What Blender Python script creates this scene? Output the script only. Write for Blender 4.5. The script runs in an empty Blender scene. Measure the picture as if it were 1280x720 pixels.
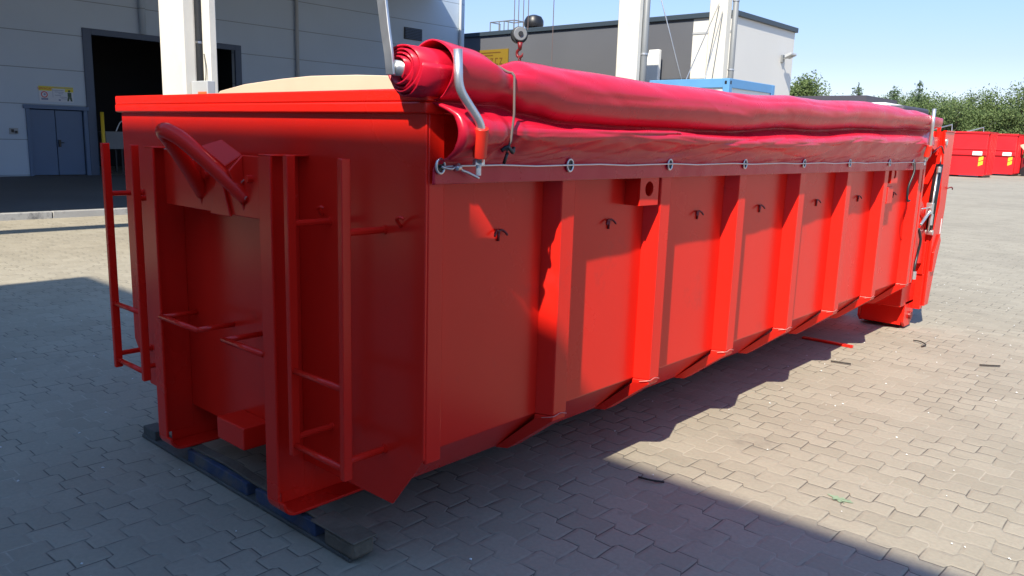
import bpy, bmesh, math, random
from mathutils import Vector, Matrix, noise
random.seed(7)
scene = bpy.context.scene
COL = scene.collection
R = math.radians

# ------------------------------------------------------------------ camera
cam_d = bpy.data.cameras.new('camera'); cam = bpy.data.objects.new('camera', cam_d); COL.objects.link(cam)
RT = Vector((0.754917, 0.654907, 0.035004)); FW = Vector((-0.652621, 0.734675, -0.185306))
F_PX = 996.3
def cam_axes():
    L = Vector((-495-640, 137-360, F_PX)).normalized(); Rv = Vector((1546-640, 200-360, F_PX)).normalized()
    Y = Rv; X = -L; X = (X - Y*X.dot(Y)).normalized(); Z = X.cross(Y)
    right = Vector((X[0], Y[0], Z[0])); down = Vector((X[1], Y[1], Z[1])); fwd = Vector((X[2], Y[2], Z[2]))
    return right, -down, -fwd
r_, u_, b_ = cam_axes()
m = Matrix(((r_[0], u_[0], b_[0], 0), (r_[1], u_[1], b_[1], 0), (r_[2], u_[2], b_[2], 1.62), (0, 0, 0, 1)))
cam.matrix_world = m
cam_d.sensor_width = 36; cam_d.lens = F_PX/1280*36; cam_d.clip_start = 0.05; cam_d.clip_end = 3000
scene.camera = cam

# ------------------------------------------------------------------ sky, sun, exposure
SUN = Vector((0.34, -0.92, 1.0)).normalized()
w = bpy.data.worlds.new('World'); scene.world = w; w.use_nodes = True
nt = w.node_tree; bg = nt.nodes['Background']
sky = nt.nodes.new('ShaderNodeTexSky'); sky.sky_type = 'NISHITA'; sky.sun_disc = False
sky.sun_elevation = math.asin(SUN.z); sky.sun_rotation = math.atan2(SUN.x, SUN.y)
sky.air_density = 1.0; sky.dust_density = 0.25; sky.ozone_density = 2.0; sky.altitude = 100
wtc = nt.nodes.new('ShaderNodeTexCoord'); wsp = nt.nodes.new('ShaderNodeSeparateXYZ'); nt.links.new(wtc.outputs['Generated'], wsp.inputs[0])
wr = nt.nodes.new('ShaderNodeMapRange'); nt.links.new(wsp.outputs[2], wr.inputs[0]); wr.inputs[1].default_value = 0.10; wr.inputs[2].default_value = 0.55
wm = nt.nodes.new('ShaderNodeMix'); wm.data_type = 'RGBA'; nt.links.new(wr.outputs[0], wm.inputs[0])
wm.inputs[6].default_value = (0.60, 0.57, 0.69, 1); wm.inputs[7].default_value = (1.02, 1.30, 1.48, 1)      # tint dims the low sky and boosts the upper sky to lift shade
wx = nt.nodes.new('ShaderNodeMix'); wx.data_type = 'RGBA'; wx.blend_type = 'MULTIPLY'; wx.inputs[0].default_value = 1
nt.links.new(sky.outputs[0], wx.inputs[6]); nt.links.new(wm.outputs[2], wx.inputs[7]); nt.links.new(wx.outputs[2], bg.inputs[0]); bg.inputs[1].default_value = 0.115
sd = bpy.data.lights.new('sun', 'SUN'); sd.energy = 4.4; sd.angle = R(0.6); sd.color = (1, 0.92, 0.77)
so = bpy.data.objects.new('sun', sd); COL.objects.link(so); so.rotation_euler = SUN.to_track_quat('Z', 'Y').to_euler()
vs = scene.view_settings; vs.view_transform = 'Standard'; vs.look = 'None'; vs.gamma = 1; vs.exposure = 0.96
vs.use_curve_mapping = False

# ------------------------------------------------------------------ materials
def mat(name, col, rough=0.5, metal=0.0, var=0.0, vscale=3.0, bump=0.0, bscale=40.0, coat=0.0, spec=0.5, dirt=None, dirtscale=2.0, dirtlim=(0.55, 0.75)):
    M = bpy.data.materials.new(name); M.use_nodes = True
    t = M.node_tree; P = t.nodes['Principled BSDF']
    P.inputs['Base Color'].default_value = (*col, 1); P.inputs['Roughness'].default_value = rough
    P.inputs['Metallic'].default_value = metal; P.inputs['Coat Weight'].default_value = coat; P.inputs['Coat Roughness'].default_value = 0.12
    P.inputs['Specular IOR Level'].default_value = spec
    tc = t.nodes.new('ShaderNodeTexCoord'); last = None
    if var:
        n = t.nodes.new('ShaderNodeTexNoise'); n.inputs['Scale'].default_value = vscale; n.inputs['Detail'].default_value = 6
        t.links.new(tc.outputs['Object'], n.inputs['Vector'])
        mx = t.nodes.new('ShaderNodeMix'); mx.data_type = 'RGBA'
        mx.inputs[6].default_value = (*[c*(1-var) for c in col], 1); mx.inputs[7].default_value = (*[min(1, c*(1+var)) for c in col], 1)
        t.links.new(n.outputs['Fac'], mx.inputs[0]); last = mx.outputs[2]
        mr = t.nodes.new('ShaderNodeMapRange'); mr.inputs[3].default_value = max(0.02, rough-0.1); mr.inputs[4].default_value = min(1, rough+0.1)
        t.links.new(n.outputs['Fac'], mr.inputs[0]); t.links.new(mr.outputs[0], P.inputs['Roughness'])
    if dirt:
        n2 = t.nodes.new('ShaderNodeTexNoise'); n2.inputs['Scale'].default_value = dirtscale; n2.inputs['Detail'].default_value = 9; n2.inputs['Roughness'].default_value = 0.7
        t.links.new(tc.outputs['Object'], n2.inputs['Vector'])
        mr2 = t.nodes.new('ShaderNodeMapRange'); mr2.inputs[1].default_value = dirtlim[0]; mr2.inputs[2].default_value = dirtlim[1]
        t.links.new(n2.outputs['Fac'], mr2.inputs[0])
        m2 = t.nodes.new('ShaderNodeMix'); m2.data_type = 'RGBA'
        if last: t.links.new(last, m2.inputs[6])
        else: m2.inputs[6].default_value = (*col, 1)
        m2.inputs[7].default_value = (*dirt, 1); t.links.new(mr2.outputs[0], m2.inputs[0]); last = m2.outputs[2]
    if last: t.links.new(last, P.inputs['Base Color'])
    if bump:
        n3 = t.nodes.new('ShaderNodeTexNoise'); n3.inputs['Scale'].default_value = bscale; n3.inputs['Detail'].default_value = 4
        t.links.new(tc.outputs['Object'], n3.inputs['Vector'])
        bp = t.nodes.new('ShaderNodeBump'); bp.inputs['Strength'].default_value = bump; bp.inputs['Distance'].default_value = 0.01
        t.links.new(n3.outputs['Fac'], bp.inputs['Height']); t.links.new(bp.outputs[0], P.inputs['Normal'])
    return M

M = dict(
    red=mat('red_paint', (0.74, 0.016, 0.008), 0.25, var=0.07, vscale=1.6, bump=0.10, bscale=2.2, spec=0.32, dirt=(0.46, 0.03, 0.025), dirtscale=2.5, dirtlim=(0.60, 0.85)),
    red_far=mat('red_paint_far', (0.62, 0.012, 0.018), 0.4, var=0.12, vscale=0.8),
    tarp_in=mat('tarpaulin_inside', (0.35, 0.02, 0.03), 0.5),
    galv=mat('galvanised_steel', (0.60, 0.60, 0.60), 0.38, metal=0.85, var=0.15, vscale=20),
    sleeve=mat('red_sleeve', (0.72, 0.03, 0.015), 0.4),
    black=mat('black_plastic', (0.012, 0.012, 0.014), 0.4),
    chrome=mat('chrome', (0.8, 0.8, 0.8), 0.15, metal=1.0),
    hookdk=mat('dark_red_steel', (0.16, 0.006, 0.008), 0.45),
    cream=mat('cream_board', (0.60, 0.47, 0.34), 0.55, var=0.08, vscale=6),
    wood=mat('weathered_wood', (0.12, 0.095, 0.068), 0.85, var=0.5, vscale=14, bump=0.5, bscale=60, dirt=(0.07, 0.06, 0.05), dirtscale=9),
    wooddk=mat('dark_wood', (0.075, 0.075, 0.07), 0.85, var=0.4, vscale=12, bump=0.5, bscale=50),
    bluewood=mat('blue_painted_wood', (0.025, 0.045, 0.10), 0.8, var=0.4, vscale=12, dirt=(0.10, 0.09, 0.08), dirtscale=7, dirtlim=(0.45, 0.62)),
    facadein=mat('dark_interior_shade', (0.02, 0.02, 0.022), 0.9),
    door=mat('blue_door', (0.10, 0.16, 0.27), 0.5, var=0.08, vscale=2),
    gframe=mat('blue_grey_frame', (0.07, 0.10, 0.16), 0.5, var=0.08, vscale=2),
    pillar=mat('pillar_concrete', (0.62, 0.59, 0.52), 0.75, var=0.10, vscale=1.5, bump=0.15, bscale=30, dirt=(0.42, 0.40, 0.36), dirtscale=1.3, dirtlim=(0.55, 0.9)),
    pipe=mat('grey_pipe', (0.17, 0.18, 0.19), 0.5, var=0.1, vscale=3),
    pipelt=mat('pale_grey_pipe', (0.42, 0.44, 0.46), 0.5),
    gbox=mat('grey_box', (0.38, 0.39, 0.40), 0.5, var=0.08),
    yellow=mat('yellow_paint', (0.75, 0.50, 0.03), 0.5, var=0.1),
    orange=mat('orange_label', (0.80, 0.12, 0.03), 0.5),
    white=mat('white_paint', (0.78, 0.77, 0.74), 0.5, var=0.05, vscale=2),
    greywall=mat('dark_grey_wall', (0.10, 0.104, 0.118), 0.5, var=0.06, vscale=0.5),
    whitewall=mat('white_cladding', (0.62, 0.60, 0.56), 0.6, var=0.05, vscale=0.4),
    coping=mat('roof_edge', (0.035, 0.05, 0.065), 0.45),
    cabin=mat('cabin_blue', (0.10, 0.27, 0.50), 0.45, var=0.1),
    signy=mat('sign_yellow', (0.72, 0.62, 0.05), 0.5), signred=mat('sign_red', (0.65, 0.03, 0.03), 0.5),
    signw=mat('sign_white', (0.62, 0.66, 0.72), 0.5), signtext=mat('sign_text', (0.22, 0.26, 0.40), 0.6), signgreen=mat('sign_green', (0.05, 0.10, 0.06), 0.6),
    signamber=mat('sign_amber_shaded', (0.21, 0.135, 0.010), 0.5), signbrown=mat('sign_brown', (0.11, 0.05, 0.006), 0.5),  # amber darkened: the board's shade is put into its colour
    kerb=mat('kerb_concrete', (0.36, 0.35, 0.33), 0.85, var=0.35, vscale=1.2, bump=0.3, bscale=25, dirt=(0.06, 0.06, 0.065), dirtscale=1.2, dirtlim=(0.48, 0.6)),
    asphalt=mat('asphalt', (0.11, 0.11, 0.112), 0.9, var=0.25, vscale=0.6, bump=0.4, bscale=60),
    bark=mat('bark', (0.09, 0.065, 0.045), 0.9, var=0.3, vscale=5),
    rope=mat('rope', (0.12, 0.09, 0.085), 0.8), darkmetal=mat('dark_metal', (0.03, 0.032, 0.035), 0.5, metal=0.3),
    hallroof=mat('hall_roof', (0.2, 0.2, 0.21), 0.7),
    weld=mat('weld_scratches_glints', (0.55, 0.20, 0.17), 0.5),
    stick=mat('dry_stick', (0.035, 0.03, 0.025), 0.9), stain=mat('green_stain', (0.22, 0.30, 0.19), 0.9, var=0.3, vscale=40),
    debris=mat('pale_chips', (0.6, 0.6, 0.58), 0.8),
    brownclad=mat('dark_shed_cab', (0.05, 0.045, 0.06), 0.6),  # even dark tone of the shed and the lorry cab
)

def foliage(name, c1, c2):
    Mt = bpy.data.materials.new(name); Mt.use_nodes = True; t = Mt.node_tree; P = t.nodes['Principled BSDF']
    g = t.nodes.new('ShaderNodeNewGeometry'); mx = t.nodes.new('ShaderNodeMix'); mx.data_type = 'RGBA'
    mx.inputs[6].default_value = (*c1, 1); mx.inputs[7].default_value = (*c2, 1)
    t.links.new(g.outputs['Random Per Island'], mx.inputs[0]); t.links.new(mx.outputs[2], P.inputs['Base Color'])
    P.inputs['Roughness'].default_value = 0.7; P.inputs['Specular IOR Level'].default_value = 0.2
    tr = t.nodes.new('ShaderNodeBsdfTranslucent'); t.links.new(mx.outputs[2], tr.inputs[0])
    ms = t.nodes.new('ShaderNodeMixShader'); ms.inputs[0].default_value = 0.3
    t.links.new(P.outputs[0], ms.inputs[1]); t.links.new(tr.outputs[0], ms.inputs[2])
    t.links.new(ms.outputs[0], t.nodes['Material Output'].inputs[0]); return Mt
M['leaf_pine'] = foliage('pine_needles', (0.065, 0.11, 0.052), (0.14, 0.19, 0.10))
M['leaf_dec'] = foliage('leaves', (0.09, 0.14, 0.045), (0.18, 0.23, 0.09))
M['leaf_bush'] = foliage('bush_leaves', (0.07, 0.115, 0.045), (0.15, 0.195, 0.08))

# node helper for the paving and the cladding
class NG:
    def __init__(s, t): s.t = t
    def m(s, op, a, b=None, c=None):
        n = s.t.nodes.new('ShaderNodeMath'); n.operation = op
        for i, v in enumerate((a, b, c)):
            if v is None: continue
            if isinstance(v, (int, float)): n.inputs[i].default_value = v
            else: s.t.links.new(v, n.inputs[i])
        return n.outputs[0]
    def mix(s, f, a, b):
        n = s.t.nodes.new('ShaderNodeMix'); n.data_type = 'RGBA'
        for i, v in ((0, f), (6, a), (7, b)):
            if isinstance(v, tuple): n.inputs[i].default_value = (*v, 1)
            elif isinstance(v, (int, float)): n.inputs[i].default_value = v
            else: s.t.links.new(v, n.inputs[i])
        return n.outputs[2]
    def noise(s, vec, scale, detail=5, rough=0.55):
        n = s.t.nodes.new('ShaderNodeTexNoise'); n.inputs['Scale'].default_value = scale; n.inputs['Detail'].default_value = detail
        n.inputs['Roughness'].default_value = rough; s.t.links.new(vec, n.inputs['Vector']); return n.outputs['Fac']
    def rng(s, v, a, b, c=0.0, d=1.0):
        n = s.t.nodes.new('ShaderNodeMapRange')
        s.t.links.new(v, n.inputs[0])
        for i, q in enumerate((a, b, c, d)): n.inputs[i+1].default_value = q
        return n.outputs[0]

def paving():
    Mt = bpy.data.materials.new('interlocking_pavers'); Mt.use_nodes = True; t = Mt.node_tree; P = t.nodes['Principled BSDF']; g = NG(t)
    tc = t.nodes.new('ShaderNodeTexCoord'); sp = t.nodes.new('ShaderNodeSeparateXYZ'); t.links.new(tc.outputs['Object'], sp.inputs[0])
    wob = g.noise(tc.outputs['Object'], 1.3, 2)
    wb2 = g.m('MULTIPLY', g.m('SUBTRACT', wob, 0.5), 0.06)
    X = g.m('ADD', sp.outputs[0], wb2); Y = g.m('ADD', sp.outputs[1], wb2)
    Lb, H = 0.205, 0.133
    # antisymmetric trapezoid wave along x
    ph = g.m('FRACT', g.m('DIVIDE', g.m('ADD', X, 100.0), Lb))
    tri = g.m('SUBTRACT', g.m('ABSOLUTE', g.m('SUBTRACT', g.m('MULTIPLY', ph, 2.0), 1.0)), 0.5)     # -.5...5
    wave = g.m('MINIMUM', g.m('MAXIMUM', g.m('MULTIPLY', tri, 0.20), -0.017), 0.017)
    v = g.m('DIVIDE', g.m('ADD', Y, 100.0), H)
    k = g.m('ROUND', v)
    dd = g.m('SUBTRACT', g.m('MULTIPLY', g.m('SUBTRACT', v, k), H), wave)
    d1 = g.m('ABSOLUTE', dd)
    row = g.m('SUBTRACT', k, g.m('LESS_THAN', dd, 0.0))
    par = g.m('FLOORED_MODULO', row, 2.0)
    u = g.m('ADD', g.m('DIVIDE', g.m('ADD', X, 100.0), Lb), g.m('ADD', g.m('MULTIPLY', par, 0.5), 0.25))
    fu = g.m('FRACT', u)
    d2 = g.m('MULTIPLY', g.m('MINIMUM', fu, g.m('SUBTRACT', 1.0, fu)), Lb)
    d = g.m('MINIMUM', d1, d2)
    joint = g.rng(d, 0.001, 0.0045)                                        # 0 in the joint, 1 on the stone
    edge = g.rng(d, 0.002, 0.016)
    cv = t.nodes.new('ShaderNodeCombineXYZ'); t.links.new(g.m('FLOOR', u), cv.inputs[0]); t.links.new(row, cv.inputs[1])
    wn = t.nodes.new('ShaderNodeTexWhiteNoise'); wn.noise_dimensions = '2D'; t.links.new(cv.outputs[0], wn.inputs[0])
    vec = tc.outputs['Object']
    big = g.noise(vec, 0.28, 8, 0.62); mid = g.noise(vec, 1.7, 7, 0.65); fine = g.noise(vec, 55, 4, 0.6); spot = g.noise(vec, 7.0, 5, 0.7)
    base = g.mix(wn.outputs['Value'], (0.30, 0.268, 0.205), (0.352, 0.316, 0.245))
    base = g.mix(g.m('MULTIPLY', g.rng(big, 0.42, 0.66), 0.55), base, (0.238, 0.21, 0.162))
    base = g.mix(g.m('MULTIPLY', g.rng(mid, 0.48, 0.72), 0.40), base, (0.40, 0.36, 0.28))
    base = g.mix(g.m('MULTIPLY', g.rng(spot, 0.62, 0.75), 0.45), base, (0.15, 0.13, 0.105))
    base = g.mix(g.rng(fine, 0.3, 0.8, 0.0, 0.35), base, (0.16, 0.145, 0.12))
    oil = g.noise(vec, 0.9, 6, 0.75)
    base = g.mix(g.m('MULTIPLY', g.rng(oil, 0.60, 0.72), 0.5), base, (0.13, 0.115, 0.095))
    # joints: partly full of pale sand, partly dark
    jn = g.rng(g.noise(vec, 2.2, 4, 0.6), 0.44, 0.60)
    jc = g.mix(jn, (0.075, 0.068, 0.058), (0.37, 0.335, 0.265))
    col = g.mix(joint, jc, base)
    t.links.new(col, P.inputs['Base Color'])
    P.inputs['Roughness'].default_value = 0.82; P.inputs['Specular IOR Level'].default_value = 0.35
    hgt = g.m('ADD', g.m('MULTIPLY', edge, g.rng(jn, 0, 1, 1.0, 0.45)), g.m('ADD', g.m('MULTIPLY', fine, 0.12), g.m('MULTIPLY', wn.outputs['Value'], 0.25)))
    bp = t.nodes.new('ShaderNodeBump'); bp.inputs['Strength'].default_value = 0.5; bp.inputs['Distance'].default_value = 0.005
    t.links.new(hgt, bp.inputs['Height']); t.links.new(bp.outputs[0], P.inputs['Normal'])
    return Mt
M['paving'] = paving()
def vinyl():
    Mt = bpy.data.materials.new('tarpaulin_vinyl'); Mt.use_nodes = True; t = Mt.node_tree; P = t.nodes['Principled BSDF']; g = NG(t)
    tc = t.nodes.new('ShaderNodeTexCoord'); vec = tc.outputs['Object']
    n = g.noise(vec, 2.5, 5); col = g.mix(n, (0.50, 0.007, 0.026), (0.62, 0.012, 0.040)); t.links.new(col, P.inputs['Base Color'])
    t.links.new(g.rng(g.noise(vec, 6, 4), 0.3, 0.7, 0.22, 0.36), P.inputs['Roughness']); P.inputs['Specular IOR Level'].default_value = 0.45
    # crumpled sheet: creased cells pulled out along the roll, warped by noise
    wn = t.nodes.new('ShaderNodeTexNoise'); wn.inputs['Scale'].default_value = 2.2; wn.inputs['Detail'].default_value = 3; t.links.new(vec, wn.inputs['Vector'])
    ad = t.nodes.new('ShaderNodeMix'); ad.data_type = 'RGBA'; ad.blend_type = 'LINEAR_LIGHT'; ad.inputs[0].default_value = 0.16; t.links.new(vec, ad.inputs[6]); t.links.new(wn.outputs['Color'], ad.inputs[7])
    hs = []
    for sc, rot, wgt in (((4.0, 0.9, 6.0), 0.25, 1.0), ((7.0, 2.2, 11.0), -0.35, 0.40), ((14.0, 6.0, 18.0), 0.7, 0.10)):
        mp = t.nodes.new('ShaderNodeMapping'); mp.inputs['Scale'].default_value = sc; mp.inputs['Rotation'].default_value = (rot, 0, 0); t.links.new(ad.outputs[2], mp.inputs[0])
        vo = t.nodes.new('ShaderNodeTexVoronoi'); vo.feature = 'F1'; vo.inputs['Scale'].default_value = 1.0; t.links.new(mp.outputs[0], vo.inputs['Vector'])
        hs.append(g.m('MULTIPLY', vo.outputs['Distance'], wgt))
    h = g.m('ADD', g.m('ADD', hs[0], hs[1]), hs[2])
    bp = t.nodes.new('ShaderNodeBump'); bp.inputs['Strength'].default_value = 0.15; bp.inputs['Distance'].default_value = 0.035
    t.links.new(h, bp.inputs['Height']); t.links.new(bp.outputs[0], P.inputs['Normal']); return Mt
M['tarp'] = vinyl()

def cladding(name, col, hz, off, vy=0.0):
    Mt = bpy.data.materials.new(name); Mt.use_nodes = True; t = Mt.node_tree; P = t.nodes['Principled BSDF']; g = NG(t)
    tc = t.nodes.new('ShaderNodeTexCoord'); sp = t.nodes.new('ShaderNodeSeparateXYZ'); t.links.new(tc.outputs['Object'], sp.inputs[0])
    f = g.m('FRACT', g.m('DIVIDE', g.m('ADD', sp.outputs[2], 100*hz-off), hz)); d = g.m('MULTIPLY', g.m('MINIMUM', f, g.m('SUBTRACT', 1.0, f)), hz)
    if vy:
        f2 = g.m('FRACT', g.m('DIVIDE', g.m('ADD', sp.outputs[1], 100*vy-3.0), vy)); d = g.m('MINIMUM', d, g.m('MULTIPLY', g.m('MINIMUM', f2, g.m('SUBTRACT', 1.0, f2)), vy))
    j = g.rng(d, 0.006, 0.016)
    n = g.noise(tc.outputs['Object'], 0.35, 6); base = g.mix(n, tuple(c*0.9 for c in col), tuple(c*1.1 for c in col))
    t.links.new(g.mix(j, tuple(c*0.45 for c in col), base), P.inputs['Base Color']); P.inputs['Roughness'].default_value = 0.55
    bp = t.nodes.new('ShaderNodeBump'); bp.inputs['Strength'].default_value = 0.5; bp.inputs['Distance'].default_value = 0.01
    t.links.new(j, bp.inputs['Height']); t.links.new(bp.outputs[0], P.inputs['Normal']); return Mt
M['facade'] = cladding('hall_cladding', (0.50, 0.59, 0.69), 1.08, 2.19)

# ------------------------------------------------------------------ mesh helpers
class MB:
    def __init__(s): s.v = []; s.f = []
    def add(s, vs, fs):
        o = len(s.v); s.v += [tuple(p) for p in vs]; s.f += [tuple(i+o for i in f) for f in fs]; return s
    def box(s, x0, x1, y0, y1, z0, z1):
        return s.add([(x0,y0,z0),(x1,y0,z0),(x1,y1,z0),(x0,y1,z0),(x0,y0,z1),(x1,y0,z1),(x1,y1,z1),(x0,y1,z1)],
                     [(0,3,2,1),(4,5,6,7),(0,1,5,4),(1,2,6,5),(2,3,7,6),(3,0,4,7)])
    def prism(s, pts, axis, a, b):
        n = len(pts)
        def P(p, q): return {'x': (q, p[0], p[1]), 'y': (p[0], q, p[1]), 'z': (p[0], p[1], q)}[axis]
        return s.add([P(p, a) for p in pts]+[P(p, b) for p in pts], [tuple(range(n))[::-1], tuple(range(n, 2*n))]+[(i, (i+1) % n, n+(i+1) % n, n+i) for i in range(n)])
    def loft(s, rings, closed=True, caps=True):
        n = len(rings[0]); vs = [p for r in rings for p in r]; fs = []
        for i in range(len(rings)-1):
            for j in range(n if closed else n-1): fs.append((i*n+j, i*n+(j+1) % n, (i+1)*n+(j+1) % n, (i+1)*n+j))
        if caps and closed: fs += [tuple(range(n))[::-1], tuple(range((len(rings)-1)*n, len(rings)*n))]
        return s.add(vs, fs)
    def tube(s, pts, r, seg=10, cap=True):
        pts = [Vector(p) for p in pts]; rs = r if isinstance(r, (list, tuple)) else [r]*len(pts); rings = []; nrm = None
        for i, p in enumerate(pts):
            tg = (pts[min(i+1, len(pts)-1)]-pts[max(i-1, 0)]).normalized()
            if nrm is None: nrm = tg.orthogonal().normalized()
            else: nrm = (nrm - tg*nrm.dot(tg)).normalized()
            b = tg.cross(nrm); rings.append([p+(nrm*math.cos(2*math.pi*k/seg)+b*math.sin(2*math.pi*k/seg))*rs[i] for k in range(seg)])
        return s.loft(rings, True, cap)
    def bar(s, a, b, w, h, up=(0, 0, 1)):
        a = Vector(a); b = Vector(b); d = (b-a).normalized(); up = Vector(up); sd_ = d.cross(up).normalized(); u = sd_.cross(d)
        q = [(-w/2, -h/2), (w/2, -h/2), (w/2, h/2), (-w/2, h/2)]
        return s.loft([[p+sd_*i+u*j for i, j in q] for p in (a, b)])
    def build(s, name, m, parent=None, bevel=0.0, smooth=False, seg=2, loc=None):
        me = bpy.data.meshes.new(name); me.from_pydata(s.v, [], s.f); me.update()
        bm = bmesh.new(); bm.from_mesh(me); bmesh.ops.recalc_face_normals(bm, faces=bm.faces); bm.to_mesh(me); bm.free()
        o = bpy.data.objects.new(name, me); COL.objects.link(o); me.materials.append(m)
        if smooth:
            for p in me.polygons: p.use_smooth = True
        if bevel:
            b = o.modifiers.new('bevel', 'BEVEL'); b.width = bevel; b.segments = seg; b.limit_method = 'ANGLE'; b.angle_limit = R(35)
            if smooth is False:
                for p in me.polygons: p.use_smooth = True
                me.set_sharp_from_angle(angle=R(30))
                wn = o.modifiers.new('wn', 'WEIGHTED_NORMAL'); wn.keep_sharp = True
        if parent: o.parent = parent
        return o
def smooth_tube(pts, r, n=6, seg=12, **k):
    return MB().tube(catmull([Vector(p) for p in pts], n), r, seg, **k)
def catmull(P, n):
    out = []
    for i in range(len(P)-1):
        a = P[max(i-1, 0)]; b = P[i]; c = P[i+1]; d = P[min(i+2, len(P)-1)]
        for k in range(n):
            t = k/n; out.append(0.5*((2*b)+(c-a)*t+(2*a-5*b+4*c-d)*t*t+(3*b-a-3*c+d)*t**3))
    out.append(P[-1]); return out
def round_poly(pts, r, n=5):
    P = [Vector(p) for p in pts]; out = [P[0]]
    for i in range(1, len(P)-1):
        a = (P[i-1]-P[i]); b = (P[i+1]-P[i]); rr = min(r, a.length*0.45, b.length*0.45); s = P[i]+a.normalized()*rr; e = P[i]+b.normalized()*rr
        for k in range(n+1):
            t = k/n; out.append(s*(1-t)**2+P[i]*2*t*(1-t)+e*t*t)
    out.append(P[-1]); return out
def tag(o, label, cat, group=None):
    o['label'] = label; o['category'] = cat
    if group: o['group'] = group
    return o
def struct(o, kind='structure'): o['kind'] = kind; return o
def thing(name, label, cat, loc, group=None):
    o = bpy.data.objects.new(name, None); COL.objects.link(o); o.empty_display_size = 0.3
    tag(o, label, cat, group); o.location = loc; return o
def attach(root):                     # parts are modelled in world coordinates: keep them there under a placed root
    for c in root.children: c.matrix_parent_inverse = Matrix.Translation(-root.location)
def text_mesh(txt, size, origin, xd, yd, depth=0.001):
    cu = bpy.data.curves.new('txt', 'FONT'); cu.body = txt; cu.size = size; cu.extrude = depth; cu.align_x = 'CENTER'; cu.align_y = 'CENTER'
    ob = bpy.data.objects.new('txt', cu); COL.objects.link(ob); dg = bpy.context.evaluated_depsgraph_get(); me = bpy.data.meshes.new_from_object(ob.evaluated_get(dg))
    bpy.data.objects.remove(ob); xd = Vector(xd); yd = Vector(yd); zd = xd.cross(yd); o = Vector(origin)
    b = MB(); b.add([o+xd*v.co.x+yd*v.co.y+zd*v.co.z for v in me.vertices], [tuple(p.vertices) for p in me.polygons]); return b

# ------------------------------------------------------------------ ground
g = MB(); g.add([(-700, -700, 0), (700, -700, 0), (700, 900, 0), (-700, 900, 0)], [(0, 1, 2, 3)]); struct(g.build('paved_yard', M['paving']))
XK = -15.15
g = MB(); g.add([(-27.55, -40, 0.004), (XK-0.15, -40, 0.004), (XK-0.15, 27.4, 0.004), (-27.55, 27.4, 0.004)], [(0, 1, 2, 3)]); struct(g.build('road', M['asphalt']))
kb = MB()
y = -6.0
while y < 28:
    kb.box(XK-0.15, XK, y, y+0.985, -0.02, 0.12); y += 1.0
struct(kb.build('kerb', M['kerb'], bevel=0.012))

# ------------------------------------------------------------------ the hall on the left
XF = -27.7; YE = 27.27; HT = 12.0
hall = thing('industrial_hall', 'large blue-grey clad industrial hall with dark open gateway and blue double door', 'building', (XF, 10, 0))
wf = MB()
ys = [-34, 8.66, 10.36, 10.60, 15.6, YE]
wf.box(XF-0.25, XF, -34, 8.66, 0, HT); wf.box(XF-0.25, XF, 8.66, 10.36, 2.06, HT); wf.box(XF-0.25, XF, 10.36, 10.60, 0, HT)
wf.box(XF-0.25, XF, 10.60, 15.6, 4.45, HT); wf.box(XF-0.25, XF, 15.6, YE, 0, HT)
wf.build('wall', M['facade'], hall)
MB().box(XF-14, XF-0.25, YE-0.25, YE, 0, HT).build('wall', M['facade'], hall)
MB().box(XF-14, XF-0.25, -34, -33.75, 0, HT).build('wall', M['facade'], hall)
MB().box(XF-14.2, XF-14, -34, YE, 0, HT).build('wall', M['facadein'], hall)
MB().box(XF-14.3, XF+0.02, -34.1, YE+0.03, HT, HT+0.3).build('roof', M['hallroof'], hall)
MB().box(XF-0.02, -12.65, -34, 25.4, 7.8, 8.05).build('unseen_shade_canopy', M['hallroof'], hall)  # out-of-view canopy added to shade the hall front and the road
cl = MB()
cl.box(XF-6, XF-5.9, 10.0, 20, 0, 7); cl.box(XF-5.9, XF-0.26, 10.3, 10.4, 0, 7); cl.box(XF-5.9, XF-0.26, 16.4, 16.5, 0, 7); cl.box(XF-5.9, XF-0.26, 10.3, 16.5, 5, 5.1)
cl.build('gateway_shade_box', M['facadein'], hall)  # near-black boxes paint in the shade inside the gateway
gf = MB(); gf.box(XF-0.05, XF+0.06, 10.36, 10.62, 0, 4.62); gf.box(XF-0.05, XF+0.06, 15.58, 15.82, 0, 4.62); gf.box(XF-0.05, XF+0.06, 10.62, 15.58, 4.43, 4.62)
gf.build('gate_frame', M['gframe'], hall, bevel=0.01)
dr = MB(); dr.box(XF-0.12, XF-0.04, 8.70, 9.41, 0.02, 2.03); dr.box(XF-0.12, XF-0.04, 9.43, 10.22, 0.02, 2.03)
d_ = dr.build('door', M['door'], hall, bevel=0.008)
hd = MB(); hd.box(XF-0.04, XF+0.03, 9.46, 9.52, 0.9, 1.12); hd.tube([(XF+0.02, 9.49, 1.03), (XF+0.02, 9.61, 1.03)], 0.012); hd.build('handle', M['black'], d_)
df = MB(); df.box(XF-0.06, XF+0.05, 8.58, 8.69, 0, 2.13); df.box(XF-0.06, XF+0.05, 10.24, 10.36, 0, 2.13); df.box(XF-0.06, XF+0.09, 8.52, 10.40, 2.05, 2.17)
df.build('door_frame', M['door'], hall, bevel=0.008)
MB().tube([(XF+0.11, 12.25, 4.64), (XF+0.11, 12.25, 12)], 0.10, 12).build('downpipe', M['facade'], hall, smooth=True)
MB().tube([(XF+0.09, 18.17, 0.02), (XF+0.09, 18.17, 12)], 0.07, 12).build('downpipe', M['pipelt'], hall, smooth=True)
MB().tube([(XF+0.09, YE-0.35, 0.02), (XF+0.09, YE-0.35, 12)], 0.06, 12).build('downpipe', M['pipelt'], hall, smooth=True)
v = MB(); v.box(XF, XF+0.04, 23.6, 24.62, 5.70, 6.20)
v = v.build('vent', M['black'], hall)
lv = MB()
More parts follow.
